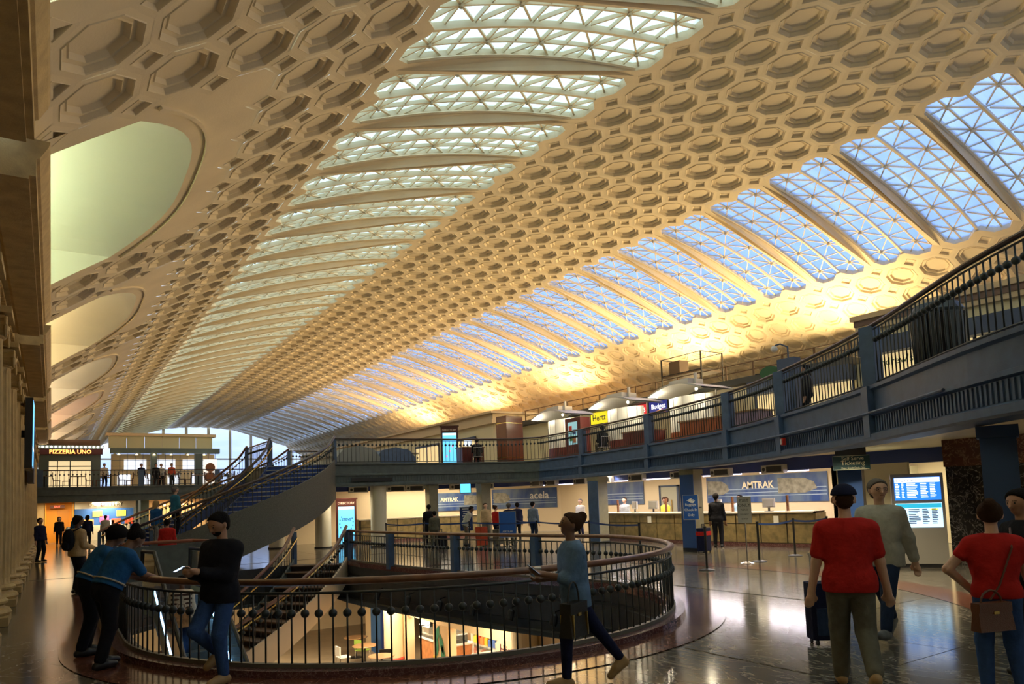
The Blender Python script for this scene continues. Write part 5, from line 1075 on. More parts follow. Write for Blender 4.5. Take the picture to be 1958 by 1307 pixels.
# ================================================================= people
def sdf_mesh(prims, h, clips=(), k=.02):
    A = np.array([p[0] for p in prims], float); B = np.array([p[1] for p in prims], float); R = np.array([[p[2], p[3]] for p in prims], float)
    lo = np.minimum(A, B).min(0)-R.max()-3*h; hi = np.maximum(A, B).max(0)+R.max()+3*h
    n = np.ceil((hi-lo)/h).astype(int)+1; Fd = np.full(n, .3, np.float32)
    ax = [lo[i]+h*np.arange(n[i]) for i in range(3)]
    for a, b, (ra, rb) in zip(A, B, R):
        m = max(ra, rb)+k+2*h; i0 = np.maximum(((np.minimum(a, b)-m-lo)/h).astype(int), 0); i1 = np.minimum(((np.maximum(a, b)+m-lo)/h).astype(int)+2, n)
        X, Y, Z = np.meshgrid(ax[0][i0[0]:i1[0]], ax[1][i0[1]:i1[1]], ax[2][i0[2]:i1[2]], indexing='ij')
        d = b-a; dd = float(d@d)+1e-12; t = np.clip(((X-a[0])*d[0]+(Y-a[1])*d[1]+(Z-a[2])*d[2])/dd, 0, 1)
        g = np.sqrt((X-a[0]-t*d[0])**2+(Y-a[1]-t*d[1])**2+(Z-a[2]-t*d[2])**2)-(ra+(rb-ra)*t)
        S_ = Fd[i0[0]:i1[0], i0[1]:i1[1], i0[2]:i1[2]]; hh = np.clip(.5+.5*(S_-g)/k, 0, 1)
        Fd[i0[0]:i1[0], i0[1]:i1[1], i0[2]:i1[2]] = S_*(1-hh)+g*hh-k*hh*(1-hh)
    if clips:
        X, Y, Z = np.meshgrid(*ax, indexing='ij')
        for nn_, c in clips: Fd = np.maximum(Fd, X*nn_[0]+Y*nn_[1]+Z*nn_[2]-c)
    s = Fd < 0
    if not s.any(): return None
    cs = [s[i:n[0]-1+i, j:n[1]-1+j, l:n[2]-1+l] for i in (0, 1) for j in (0, 1) for l in (0, 1)]
    tot = sum(c.astype(np.int8) for c in cs); act = np.argwhere((tot > 0) & (tot < 8))
    off = np.array([(i, j, l) for i in (0, 1) for j in (0, 1) for l in (0, 1)])
    val = np.stack([Fd[tuple((act+o).T)] for o in off], 1); acc = np.zeros((len(act), 3)); cnt = np.zeros(len(act))
    for a in range(8):
        for b in range(a+1, 8):
            if np.abs(off[a]-off[b]).sum() != 1: continue
            x = (val[:, a] < 0) != (val[:, b] < 0); t = val[x, a]/(val[x, a]-val[x, b]); acc[x] += off[a]+(off[b]-off[a])*t[:, None]; cnt[x] += 1
    V = (act+acc/cnt[:, None])*h+lo; ID = np.full(np.array(n)-1, -1, np.int32); ID[tuple(act.T)] = np.arange(len(act)); Q = []
    for ax_ in range(3):
        sl0 = [slice(None)]*3; sl1 = [slice(None)]*3; sl0[ax_] = slice(0, -1); sl1[ax_] = slice(1, None)
        e = np.argwhere(s[tuple(sl0)] != s[tuple(sl1)]); u, w = [(1, 2), (2, 0), (0, 1)][ax_]
        e = e[(e[:, u] > 0) & (e[:, w] > 0) & (e[:, u] < n[u]-1) & (e[:, w] < n[w]-1)]
        inside = s[tuple(e.T)]; du = np.zeros(3, int); du[u] = 1; dw = np.zeros(3, int); dw[w] = 1
        q = np.stack([ID[tuple((e-du-dw).T)], ID[tuple((e-dw).T)], ID[tuple(e.T)], ID[tuple((e-du).T)]], 1); q[~inside] = q[~inside][:, ::-1]; Q.append(q[(q >= 0).all(1)])
    return V, np.concatenate(Q)
def np_mesh(name, VQ, m):
    V, Q = VQ; me = bpy.data.meshes.new(name); me.from_pydata(V.tolist(), [], Q.tolist()); me.materials.append(m); me.polygons.foreach_set('use_smooth', [True]*len(me.polygons)); me.update(); return me
def ik(a, t, l1, l2, pole):
    a = np.array(a, float); t = np.array(t, float); v = t-a; d = np.linalg.norm(v); L = min(d, (l1+l2)*.999); v = v/max(d, 1e-6); x = (l1*l1-l2*l2+L*L)/(2*L); hgt = math.sqrt(max(l1*l1-x*x, 0))
    p = np.array(pole, float); p = p-v*(p@v); p = p/max(np.linalg.norm(p), 1e-6); return a+v*x+p*hgt, a+v*L
def rotx(p, c, an):
    p = np.array(p, float)-c; s, q = math.sin(an), math.cos(an); return np.array([p[0], p[1]*q+p[2]*s, -p[1]*s+p[2]*q])+c
def rotz(p, c, an):
    p = np.array(p, float)-c; s, q = math.sin(an), math.cos(an); return np.array([p[0]*q-p[1]*s, p[0]*s+p[1]*q, p[2]])+c
SKIN = {'light': mat('skin_light', (.60, .36, .24), .5), 'tan': mat('skin_tan', (.42, .22, .13), .5), 'brown': mat('skin_brown', (.20, .095, .05), .5), 'dark': mat('skin_dark', (.085, .04, .024), .5)}
def cloth(name, c, var=.1): return mat('cloth_'+name, c, .9, var=var, vscale=14, bump=.8, bscale=13, spec=.15)
HAIR = {'black': mat('hair_black', (.012, .010, .010), .85, bump=.6, bscale=70, spec=.08), 'brown': mat('hair_brown', (.05, .025, .014), .85, bump=.6, bscale=70, spec=.08), 'grey': mat('hair_grey', (.14, .12, .10), .85, bump=.6, bscale=70, spec=.08), 'blond': mat('hair_blond', (.42, .26, .10), .85, bump=.6, bscale=70, spec=.08)}
EYE = mat('eye_dark', (.02, .015, .012), .3); LIP = mat('lip', (.25, .08, .06), .5)
def person(label, x, y, face, H=1.75, h=.025, z=0, lean=0, LH=None, RH=None, LF=None, RF=None, head=(0, 0), hip=0, top=None, sleeve=1., hem=.86, toff=.014, legs=None, leg_to=.1, loff=.014, shoes=None, hair='black', style='short', skin='tan', fat=1., wide=1., group=None, skirt=None, elbow=(0, -.6, -.5), band=None):
    k_ = H/1.75; hc_ = np.array([0, 0, .95]); up_ = lambda p: rotx(p, hc_, lean)+np.array([0, 0, hip])
    base = lambda p: np.array(p, float)+np.array([0, 0, hip])
    nk = np.array([0, 0, 1.54]); hd = lambda p: up_(rotz(rotx(p, nk, head[1]), nk, head[0]))
    torso = [((-.07*wide, 0, .95), (.07*wide, 0, .95), .112*fat, .112*fat), ((-.045, .012, 1.08), (.045, .012, 1.08), .112*fat, .112*fat), ((-.075*wide, .008, 1.18), (.075*wide, .008, 1.18), .108*fat, .108*fat), ((-.09*wide, .0, 1.28), (.09*wide, 0, 1.28), .106, .106), ((-.10*wide, -.005, 1.35), (.10*wide, -.005, 1.35), .088, .088), ((.02, -.012, 1.425), (.165*wide, -.012, 1.375), .055, .056), ((-.02, -.012, 1.425), (-.165*wide, -.012, 1.375), .055, .056), ((0, .0, .97), (0, 0, 1.33), .115*fat, .115)]
    T = [(up_(a), up_(b), r, q) for a, b, r, q in torso]
    sh = {s: up_((s*.185*wide, -.01, 1.375)) for s in (-1, 1)}; hp = {s: base((s*.09, 0, .92)) for s in (-1, 1)}
    LH = LH or (-.25*wide, .06, .80); RH = RH or (.25*wide, .06, .80); LF = LF or (-.11, .03, .08, 0); RF = RF or (.11, -.03, .08, 0)
    arms = {}; lg = {}
    for s, t in ((-1, LH), (1, RH)): arms[s] = ik(sh[s], t, .29, .26, (s*elbow[0]+s*.25, elbow[1], elbow[2]))
    for s, t in ((-1, LF), (1, RF)): lg[s] = ik(hp[s], t[:3], .43, .43, (0, 1, 0))
    sc_ = lambda P: [(a*k_, b*k_, r*k_, q*k_) for a, b, r, q in P]
    armP = lambda s, o, fr: [(sh[s], lerp(sh[s], arms[s][0], min(1, fr*2)), .05+o, lerp(.05, .043, min(1, fr*2))+o)]+([(arms[s][0], lerp(arms[s][0], arms[s][1], fr*2-1), .043+o, lerp(.043, .032, fr*2-1)+o)] if fr > .5 else [])
    legP = lambda s, o, to: [(hp[s], lg[s][0], .088+o, .062+o), (lg[s][0], lerp(lg[s][0], lg[s][1], 1-to), .062+o, lerp(.062, .042, 1-to)+o)]
    body = list(T)
    body += [(up_((0, -.012, 1.40)), up_((0, .0, 1.55)), .054, .05)]
    headP = [((0, -.02, 1.655), (0, .02, 1.65), .092, .09), ((0, .035, 1.605), (0, .05, 1.572), .058, .045), ((0, .104, 1.64), (0, .118, 1.612), .010, .016), ((.088, 0, 1.64), (.09, 0, 1.61), .015, .012), ((-.088, 0, 1.64), (-.09, 0, 1.61), .015, .012)]
    body += [(hd(a), hd(b), r, q) for a, b, r, q in headP]
    for s in (-1, 1):
        body += armP(s, 0, 1.); e_, w_ = arms[s]; d = w_-e_; d = d/max(np.linalg.norm(d), 1e-6); side = np.cross(d, (0, 1, 0)) if abs(d[1]) < .9 else np.array([1., 0, 0]); side = side/max(np.linalg.norm(side), 1e-6); pn = np.cross(side, d)
        if pn[1] < 0 and abs(d[2]) > .5: pn = -pn
        body.append((w_, w_+d*.075, .028, .034))
        if h < .02:
            for f_, (u, L) in enumerate(((-.028, .075), (-.009, .085), (.010, .08), (.027, .062))):
                b0 = w_+d*.085+side*u; b1 = b0+d*L*.55+pn*.006; b2 = b1+d*L*.35+pn*.03; body += [(b0, b1, .0105, .0095), (b1, b2, .0095, .0085)]
            t0 = w_+d*.03-side*.028*s; body += [(t0, t0+d*.035-side*.022*s+pn*.012, .012, .011), (t0+d*.035-side*.022*s+pn*.012, t0+d*.065-side*.02*s+pn*.025, .011, .009)]
        else: body.append((w_+d*.075, w_+d*.15+pn*.02, .032, .02))
        body += legP(s, 0, 0); f = (LF if s < 0 else RF); an = f[3] if len(f) > 3 else 0; kn, ak = lg[s]; toe = ak+np.array([0, .17*math.cos(an), -.035-.17*math.sin(an)]); body += [(ak+np.array([0, -.03, -.03]), toe, .036, .03)]
    o = link('person', np_mesh('person', sdf_mesh(sc_(body), h), SKIN[skin]), loc=(x, y, z)); o.rotation_euler = (0, 0, math.atan2(face[1], face[0])-PI/2); tag(o, label, 'person', group)
    def part(nm, P, m, clips=(), hh=None, kk=.02):
        r = sdf_mesh(sc_(P), hh or h, clips, kk)
        if r is not None: return link(nm, np_mesh(nm, r, m), o)
    ax = up_((0, 0, 2.))-up_((0, 0, 1.)); hemp = up_((0, 0, hem))*k_
    if top:
        P = [(a, b, r+toff+(loff*.45 if n_ < 1 else 0), q+toff+(loff*.45 if n_ < 1 else 0)) for n_, (a, b, r, q) in enumerate(T)]
        if hem < .9: P += [(up_((-.07*wide, 0, hem+.03)), up_((.07*wide, 0, hem+.03)), .112*fat+toff+loff*.45, .112*fat+toff+loff*.45)]
        for s in (-1, 1):
            if sleeve > 0: P += armP(s, toff*.9, sleeve)
        nkp = up_((0, 0, 1.475))*k_
        part('shirt', P, top, kk=.045, clips=[(-ax, float(-ax@hemp)), (ax, float(ax@nkp))])
        if band: part('shirt_band', [(up_((-.08*wide, 0, band[0])), up_((.08*wide, 0, band[0])), .118*fat+toff+.004, .118*fat+toff+.004), (up_((-.08*wide, 0, band[0]+.02)), up_((.08*wide, 0, band[0]+.02)), .118*fat+toff+.004, .118*fat+toff+.004)], band[1], [(ax, float(ax@(up_((0, 0, band[0]+.02))*k_))), (-ax, float(-ax@(up_((0, 0, band[0]))*k_)))])
    if legs:
        P = [(up_((-.07*wide, 0, .96)), up_((.07*wide, 0, .96)), .112*fat+loff*.3, .112*fat+loff*.3), (base((-.07, 0, .90)), base((.07, 0, .90)), .112*fat+loff*.3, .112*fat+loff*.3)]
        for s in (-1, 1): P += legP(s, loff, leg_to)
        part('trousers', P, legs, [(ax, float(ax@(up_((0, 0, 1.04))*k_)))])
    if shoes:
        for s in (-1, 1):
            f = (LF if s < 0 else RF); an = f[3] if len(f) > 3 else 0; ak = lg[s][1]; a_, b_ = math.cos(an), math.sin(an)
            hl = ak+np.array([0, -.035, -.03]); toe = ak+np.array([0, .18*a_, -.032-.18*b_]); md = ak+np.array([0, .08*a_, -.025-.08*b_])
            part('shoe', [(hl, md, .046, .05), (md, toe, .05, .04), (ak+np.array([0, 0, .01]), ak+np.array([0, .03, -.03]), .046, .046)], shoes)
    hm = HAIR.get(hair)
    cap = [((0, -.028, 1.668), (0, .012, 1.67), .097, .092)]
    hx = hd((0, 0, 2.))-hd((0, 0, 1.)); hy = hd((0, 1., 1.6))-hd((0, 0, 1.6)); nrm = hy*.8-hx*.6; cpl = float(nrm@(hd((0, .062, 1.70))*k_))
    if style in ('short', 'crop', 'bun', 'long', 'afro', 'pony'):
        g = {'crop': .003, 'short': .006, 'bun': .006, 'long': .012, 'afro': .045, 'pony': .004}[style]
        P = [(hd(a), hd(b), r+g, q+g) for a, b, r, q in cap]
        if style in ('short', 'crop'): P += [(hd((0, -.05, 1.62)), hd((0, -.05, 1.60)), .07+g, .062+g)]
        if style == 'long': P += [(hd((-.05, -.05, 1.64)), up_((-.055, -.075, 1.42)), .062, .045), (hd((.05, -.05, 1.64)), up_((.055, -.075, 1.42)), .062, .045), (hd((0, -.07, 1.64)), up_((0, -.09, 1.40)), .065, .05)]
        if style == 'bun': P += [(hd((0, -.10, 1.72)), hd((0, -.11, 1.74)), .06, .055)]
        if style == 'pony': P += [(hd((0, -.10, 1.67)), hd((0, -.15, 1.60)), .04, .035), (hd((0, -.15, 1.60)), up_((0, -.13, 1.45)), .035, .02)]
        part('hair', P, hm, [(nrm, cpl)])
    if style in ('cap', 'brim'):
        P = [(hd((0, -.04, 1.64)), hd((0, -.04, 1.625)), .083, .075)]; part('hair', P, HAIR['brown'], [(nrm, cpl)])
        n2 = hd((0, 0, 1.))-hd((0, 0, 2.)); part('cap', [(hd(a), hd(b), r+.012, q+.012) for a, b, r, q in cap]+[(hd((-.04, .09, 1.70)), hd((.04, .09, 1.70)), .03, .03), (hd((-.03, .15, 1.685)), hd((.03, .15, 1.685)), .018, .018)], cloth('navy_cap', (.012, .014, .035)), [(n2, float(n2@(hd((0, 0, 1.672))*k_)))])
    if h <= .013:
        e = MB()
        for s in (-1, 1): e.ball(tuple(hd((s*.033, .097, 1.648))*k_), .0105*k_, 8, 6)
        obj('eyes', e, EYE, o, smooth=True); e = MB()
        for s in (-1, 1): e.bar(hd((s*.015, .104, 1.668))*k_, hd((s*.052, .092, 1.668))*k_, .006, .006)
        obj('eyebrows', e, HAIR['brown'] if hair == 'grey' else hm, o); obj('mouth', MB().bar(hd((-.022, .098, 1.582))*k_, hd((.022, .098, 1.582))*k_, .008, .008), LIP, o)
    return o, arms, k_, up_, hd
def world_of(o, p): return Matrix.Translation(o.location) @ o.rotation_euler.to_matrix().to_4x4() @ Vector(p)
C_ = cloth
DEN = C_('denim_light', (.11, .18, .28)); JEAN = C_('dark_jeans', (.020, .035, .075)); MJEAN = C_('blue_jeans', (.035, .075, .20)); BLK = C_('black', (.012, .012, .016)); RED = C_('red', (.42, .018, .014)); GRY = C_('grey_trousers', (.13, .12, .09)); SHIRTG = C_('pale_grey_shirt', (.40, .39, .33)); NAV = C_('navy', (.012, .014, .04)); COPB = C_('uniform_blue', (.02, .10, .26)); TANB = C_('tan', (.42, .30, .16)); WHT = C_('off_white', (.55, .50, .40)); OLVC = C_('olive_grey', (.09, .085, .06)); ORG = C_('orange_red', (.45, .07, .03)); TEAL = C_('teal', (.03, .14, .20))
SHB = mat('shoe_black', (.012, .012, .012), .4); SHT = mat('shoe_tan', (.36, .22, .09), .6); SHG = mat('shoe_grey', (.12, .13, .13), .6)
N_ = .0095
# --- near people
red, *_ = person('man in a red T-shirt and dark cap walking with his back turned', 6.02, 3.77, (.78, .62), 1.80, N_, top=RED, sleeve=.36, hem=.84, toff=.022, legs=GRY, loff=.024, leg_to=.06, shoes=SHT, style='cap', skin='light', wide=1.04, fat=1.04, LF=(-.10, .16, .08, 0), RF=(.11, -.30, .20, .9), LH=(-.32, .02, .80), RH=(.31, .07, .80))
gl, ga, gk, gu, gh = person('bespectacled man in a pale grey shirt striding past the red T-shirt man', 8.25, 4.72, (-.93, -.15), 1.86, N_, head=(.75, .0), top=SHIRTG, sleeve=.93, hem=.80, toff=.024, legs=JEAN, shoes=SHG, hair='grey', style='short', skin='light', wide=1.05, fat=1.05, LF=(-.1, .36, .08, -.15), RF=(.1, -.40, .17, .75), LH=(-.27, -.16, .84), RH=(.26, .2, .88))
e = MB()
for s in (-1, 1):
    c = gh((s*.034, .108, 1.647))*gk; rg_ = [gh((s*.034+.026*math.cos(q_*PI/8), .108, 1.647+.019*math.sin(q_*PI/8)))*gk for q_ in range(16)]; e.tube(rg_, .003, 5, closed=True); e.bar(gh((s*.06, .104, 1.65))*gk, gh((s*.092, .0, 1.65))*gk, .005, .005)
e.bar(gh((-.008, .112, 1.65))*gk, gh((.008, .112, 1.65))*gk, .004, .004); obj('spectacles', e, BLACK, gl)
dw, da, dk, du_, dh = person('woman in a denim shirt walking with a phone, cup and black handbag', 4.25, 5.5, (-.86, .40), 1.63, N_, head=(.1, -.25), lean=.06, top=DEN, sleeve=.62, hem=.80, toff=.026, legs=NAV, loff=.006, leg_to=.08, shoes=SHT, hair='brown', style='bun', skin='brown', LF=(-.08, .14, .08, 0), RF=(.08, -.52, .16, .8), LH=(-.10, .34, 1.15), RH=(.12, .30, 1.08))
lm, la, lk, lu, lh = person('bearded man in a black jacket leaning back on the well railing with his phone', 1.50, 8.02, (-.80, -.55), 1.76, N_, lean=-.04, head=(-.1, .45), top=BLK, sleeve=.96, hem=.82, toff=.028, legs=MJEAN, loff=.012, shoes=SHT, hair='black', style='crop', skin='tan', LF=(-.10, .05, .08, 0), RF=(.12, -.10, .28, .5), LH=(-.05, .30, 1.16), RH=(.07, .31, 1.14))
b_ = MB(); obj('beard', MB().ball(tuple(lh((0, .055, 1.572))*lk), .052, 12, 8, (1, .9, .85)), HAIR['black'], lm, smooth=True)
c1, *_ = person('officer in a blue shirt with a pale stripe leaning on the well railing', .55, 9.75, (.93, .36), 1.68, .012, lean=.5, head=(0, .35), top=COPB, sleeve=.42, hem=.97, toff=.022, legs=BLK, loff=.022, shoes=SHB, hair='black', style='bun', skin='brown', fat=1.12, wide=1.05, LF=(-.12, .02, .08, 0), RF=(.12, -.12, .08, 0), LH=(-.10, .62, 1.02), RH=(.16, .60, 1.0), band=(1.03, WHT))
c2, *_ = person('second officer in a blue shirt leaning on the railing behind the striped-shirt officer', .40, 10.75, (.97, .2), 1.68, .012, lean=.5, head=(.1, .3), top=COPB, sleeve=.42, hem=.97, toff=.022, legs=BLK, loff=.022, shoes=SHB, hair='black', style='afro', skin='brown', fat=1.12, wide=1.05, LF=(-.12, .02, .08, 0), RF=(.12, -.10, .08, 0), LH=(-.10, .62, 1.02), RH=(.16, .60, 1.0), band=(1.03, WHT))
c2['label'] = 'officer in a blue shirt with fuller hair leaning on the railing beside the guard frame'
rw, ra_, rk, ru, rh = person('woman in a red top and jeans with a hand on her hip', 6.62, 2.84, (.80, .60), 1.62, N_, head=(-.2, 0), top=RED, sleeve=.2, hem=.90, toff=.016, legs=MJEAN, shoes=SHT, hair='brown', style='bun', skin='light', LH=(-.20, .10, .98), RH=(.30, .05, .82), elbow=(1.2, -.4, 0), LF=(-.12, .06, .08, 0), RF=(.12, -.08, .08, 0))
person('dark-haired woman in black standing just past the woman in the red top', 7.55, 2.98, (-.6, .3), 1.70, .012, top=BLK, sleeve=.95, legs=BLK, shoes=SHB, hair='black', style='long', skin='tan', head=(.2, .1))
bp_, *_ = person('man in a tan sweater with a black backpack standing by the columns', .50, 19.0, (.75, .45), 1.75, .016, head=(0, .15), top=TANB, sleeve=.95, hem=.84, toff=.024, legs=BLK, shoes=SHB, hair='black', style='crop', skin='dark', LH=(-.16, .25, 1.02), RH=(.18, .26, 1.02))
# --- carried things
t = thing('rolling_suitcase', 'dark navy upright rolling suitcase beside the red T-shirt man', 'suitcase', (7.55, 5.05, 0), -.6); obj('shell', MB().prism([(-.20, -.10), (-.17, -.13), (.17, -.13), (.20, -.10), (.20, .10), (.17, .13), (-.17, .13), (-.20, .10)], .06, .70), NAV, t); obj('front_pocket', MB().box(-.16, .16, -.16, -.13, .12, .42), JEAN, t); obj('trolley_handle', MB().box(-.11, -.09, .09, .11, .70, 1.02).box(.09, .11, .09, .11, .70, 1.02).box(-.12, .12, .085, .115, 1.0, 1.03), SILV, t)
for sx_ in (-.15, .15):
    for sy_ in (-.09, .09): w = MB(); w.M = Matrix.Translation((sx_, sy_, .03)) @ Matrix.Rotation(PI/2, 4, 'Y'); w.lathe([(.03, -.012), (.03, .012)], 12); obj('wheel', w, BLACK, t)
def handbag(lab, loc, rz, w, d, h_, m, hard, clasp=True, straps=.2, trim=None):
    t = thing('handbag', lab, 'handbag', loc, rz); obj('bag_body', MB().add([(-w/2, -d/2, 0), (w/2, -d/2, 0), (w/2, d/2, 0), (-w/2, d/2, 0), (-w*.46, -d*.25, h_), (w*.46, -d*.25, h_), (w*.46, d*.25, h_), (-w*.46, d*.25, h_)], [(0, 3, 2, 1), (4, 5, 6, 7), (0, 1, 5, 4), (1, 2, 6, 5), (2, 3, 7, 6), (3, 0, 4, 7)]), m, t)
    obj('flap', MB().box(-w*.47, w*.47, -d*.42, d*.42, h_*.68, h_+.004), m, t)
    if clasp: obj('clasp', MB().box(-.025, .025, -d*.47, d*.47, h_*.62, h_*.72), hard, t)
    if trim:
        for u in (-w*.4, w*.36): obj('gold_trim', MB().box(u, u+.014, -d*.5-.004, d*.5+.004, 0, h_*.7), hard, t)
    obj('strap', MB().tube([(-w*.3, 0, h_)]+[(-w*.3*math.cos(q_*PI/8), 0, h_+straps*math.sin(q_*PI/8)) for q_ in range(1, 8)]+[(w*.3, 0, h_)], .009, 6), m, t); return t
LEA = mat('black_leather', (.014, .013, .010), .4, bump=.3, bscale=120); BLEA = mat('brown_leather', (.11, .035, .012), .5, bump=.3, bscale=120)
p = world_of(dw, tuple(da[-1][0]*dk+np.array([-.10, 0, 0]))); handbag('structured black leather handbag with gold trim hung from the denim woman\'s arm', (p.x, p.y-.02, p.z-.50), .35, .31, .14, .30, LEA, BRASS, True, .19, True)
p = world_of(rw, (-.10, -.22, .60)); handbag('soft brown leather shoulder bag hanging behind the woman in the red top', (p.x, p.y, p.z), -.35, .34, .10, .22, BLEA, BRASS, True, .1)
st = MB().tube([(.16, .1, 1.40), (.1, -.13, 1.25), (-.02, -.17, .95), (-.10, -.2, .84)], .008, 6); obj('bag_strap', st, BLEA, rw)
def phone(o, p, lab, rz, pitch, glow=True):
    w = world_of(o, p); t = thing('phone', lab, 'phone'); t.matrix_world = Matrix.Translation(w) @ Matrix.Rotation(rz, 4, 'Z') @ Matrix.Rotation(pitch, 4, 'X'); obj('phone_body', MB().box(-.036, .036, -.075, .075, -.005, .004), BLACK, t); obj('phone_screen', MB().box(-.033, .033, -.07, .07, .004, .0045), mat('phone_glow', (.5, .7, 1), .3, emit=1.2), t)
phone(dw, tuple(da[-1][1]*dk+np.array([.0, .10, .05])), 'black phone held up by the denim woman', dw.rotation_euler.z, .7); phone(lm, tuple(la[-1][1]*lk+np.array([.05, .09, .03])), 'black phone held by the man leaning on the railing', lm.rotation_euler.z, .5)
phone(c1, (.22, .78, 1.06), 'glowing phone held over the railing by the striped-shirt officer', c1.rotation_euler.z, .4)
p = world_of(dw, tuple(da[1][1]*dk+np.array([0, .06, .02]))); t = thing('paper_cup', 'pale takeaway cup in the denim woman\'s hand', 'cup', (p.x, p.y, p.z-.03)); obj('cup_body', MB().lathe([(.028, 0), (.038, .11)], 16), WHT, t); obj('cup_lid', MB().lathe([(.040, .11), (.04, .122), (.03, .128)], 16), WHITE, t)
p = world_of(bp_, (0, -.20, 1.0)); t = thing('backpack', 'black backpack worn by the man in the tan sweater', 'backpack', (p.x, p.y, p.z), bp_.rotation_euler.z); obj('pack', MB().ball((0, 0, .22), .2, 14, 10, (.8, .55, 1.25)), BLK, t, smooth=True); obj('front_pocket', MB().ball((0, -.07, .1), .12, 12, 8, (1, .5, 1)), BLK, t, smooth=True)
for s in (-1, 1): obj('shoulder_strap', MB().tube([(s*.1, .04, .42), (s*.13, .14, .47), (s*.135, .33, .36), (s*.14, .32, .15), (s*.13, .1, .02)], .018, 6), BLK, t)
# --- people further off
def rt_px(px_): return math.tan(YAW+math.atan((px_-979.2)/FPX))
def crowd(label, px_, Y, face, H, top, legs, hair='black', style='short', skin='tan', z=0, h=.026, **kw):
    return person(label, rt_px(px_)*Y, Y, face, H, h, z, top=top, legs=legs, shoes=SHB, hair=hair, style=style, skin=skin, **kw)[0]
crowd('person in black walking out of the orange corridor', 112, 49.3, (0, -1), 1.65, BLK, BLK, 'brown', 'long', 'light', LF=(-.09, .2, .08, 0), RF=(.09, -.2, .1, .3))
crowd('person in dark clothes half hidden against the columns', 76, 33.0, (.6, -.6), 1.68, NAV, BLK)
crowd('person in a blue shirt at the lottery shop', 144, 46.0, (.2, 1), 1.72, COPB, BLK); crowd('person with dark hair waiting before the lottery shop', 166, 44.0, (.2, 1), 1.70, NAV, BLK, 'black', 'long'); crowd('person in grey at the lottery counter', 200, 48.0, (-.1, 1), 1.65, SHIRTG, BLK, 'brown')
crowd('fair-haired woman in a dark blue top starting up the main stairs', 297, 26.9, (.6, .5), 1.62, COPB, SHIRTG, 'blond', 'long', 'light', z=.52, h=.02)
crowd('man in a teal jacket climbing the main stairs', 333, 26.55, (.8, .3), 1.7, TEAL, BLK, 'grey', 'short', 'light', z=.9, h=.02)
crowd('person in a red jacket behind the escalator guard', 318, 22.9, (.3, 1), 1.55, RED, JEAN, 'black', 'short', 'tan', h=.02)
sw_ = crowd('woman in a striped sweater riding the escalator', 346, 15.6, (-.2, -1), 1.62, WHT, JEAN, 'black', 'short', 'brown', z=-1.13, h=.016)
for q_ in range(5):
    zz = 1.0+q_*.09; r = sdf_mesh([((-.085, 0, zz*.926), (.085, 0, zz*.926), .126, .126)], .012, [((0, 0, 1), zz*.926+.02), ((0, 0, -1), -(zz*.926-.02))]); link('sweater_stripe', np_mesh('sweater_stripe', r, C_('stripe_brown', (.08, .05, .04))), sw_)
p = sw_.location; t = thing('shopping_bag', 'brown patterned shopping bag held by the woman on the escalator', 'bag', (p.x-.05, p.y-.28, p.z+.66)); obj('bag_body', MB().box(-.17, .17, -.07, .07, 0, .34), mat('bag_tan', (.40, .18, .05), .6, var=.4, vscale=12), t); obj('bag_handle', MB().tube([(-.08, 0, .34), (-.05, 0, .44), (.05, 0, .44), (.08, 0, .34)], .008, 5), BLEA, t)
crowd('person in a yellow-green vest beyond the main stairs', 603, 34.5, (.2, 1), 1.7, C_('vest_lime', (.35, .42, .05)), BLK); crowd('long-haired woman in shorts walking beyond the directory', 619, 33.0, (.3, 1), 1.62, C_('pinkish', (.40, .16, .13)), C_('skin_like', (.45, .26, .18)), 'brown', 'long', 'light')
crowd('person in a pale shirt at the shop past the directory', 713, 36.0, (.9, .2), 1.6, SHIRTG, TANB, 'brown'); 
crowd('person in a teal top beside the round column', 733, 34.0, (.5, .8), 1.6, TEAL, NAV)
q1 = [('person in a dark plaid coat standing before the ticket queue', 826, 24.0, (.2, 1), 1.42, OLVC, OLVC, 'black', 'short', 'tan'), ('tall person in black beside the plaid coat', 816, 26.4, (.4, .9), 1.66, BLK, BLK, 'black', 'crop', 'brown'), ('man in a grey vest bending over his luggage in the queue', 884, 24.6, (.6, -.3), 1.60, SHIRTG, GRY, 'black', 'crop', 'brown'), ('person in a tan coat behind the dark notice board', 924, 26.6, (-.3, -1), 1.62, TANB, GRY, 'brown', 'short', 'light'), ('woman in a red cardigan in the ticket queue', 943, 25.0, (.9, .1), 1.52, RED, NAV, 'brown', 'bun', 'light'), ('heavy man in a navy jacket in the ticket queue', 968, 23.0, (.5, .8), 1.62, NAV, OLVC, 'grey', 'crop', 'light'), ('person in dark blue beside the heavy man', 984, 25.2, (.3, 1), 1.60, NAV, BLK, 'black', 'short', 'tan'), ('man in a grey-blue T-shirt behind the AMTRAK banner', 1014, 23.8, (.8, .4), 1.62, C_('grey_blue', (.14, .18, .24)), JEAN, 'black', 'crop', 'light')]
for l, px_, Y, f, H, tp, lg_, hr, sty, sk in q1: crowd(l, px_, Y, f, H, tp, lg_, hr, sty, sk, h=.022, lean=.45 if 'bending' in l else 0, fat=1.25 if 'heavy' in l else 1.)
crowd('man in a black leather jacket standing at the baggage counter', 1363, 15.6, (.9, .5), 1.72, BLK, BLK, 'black', 'crop', 'brown', h=.018)
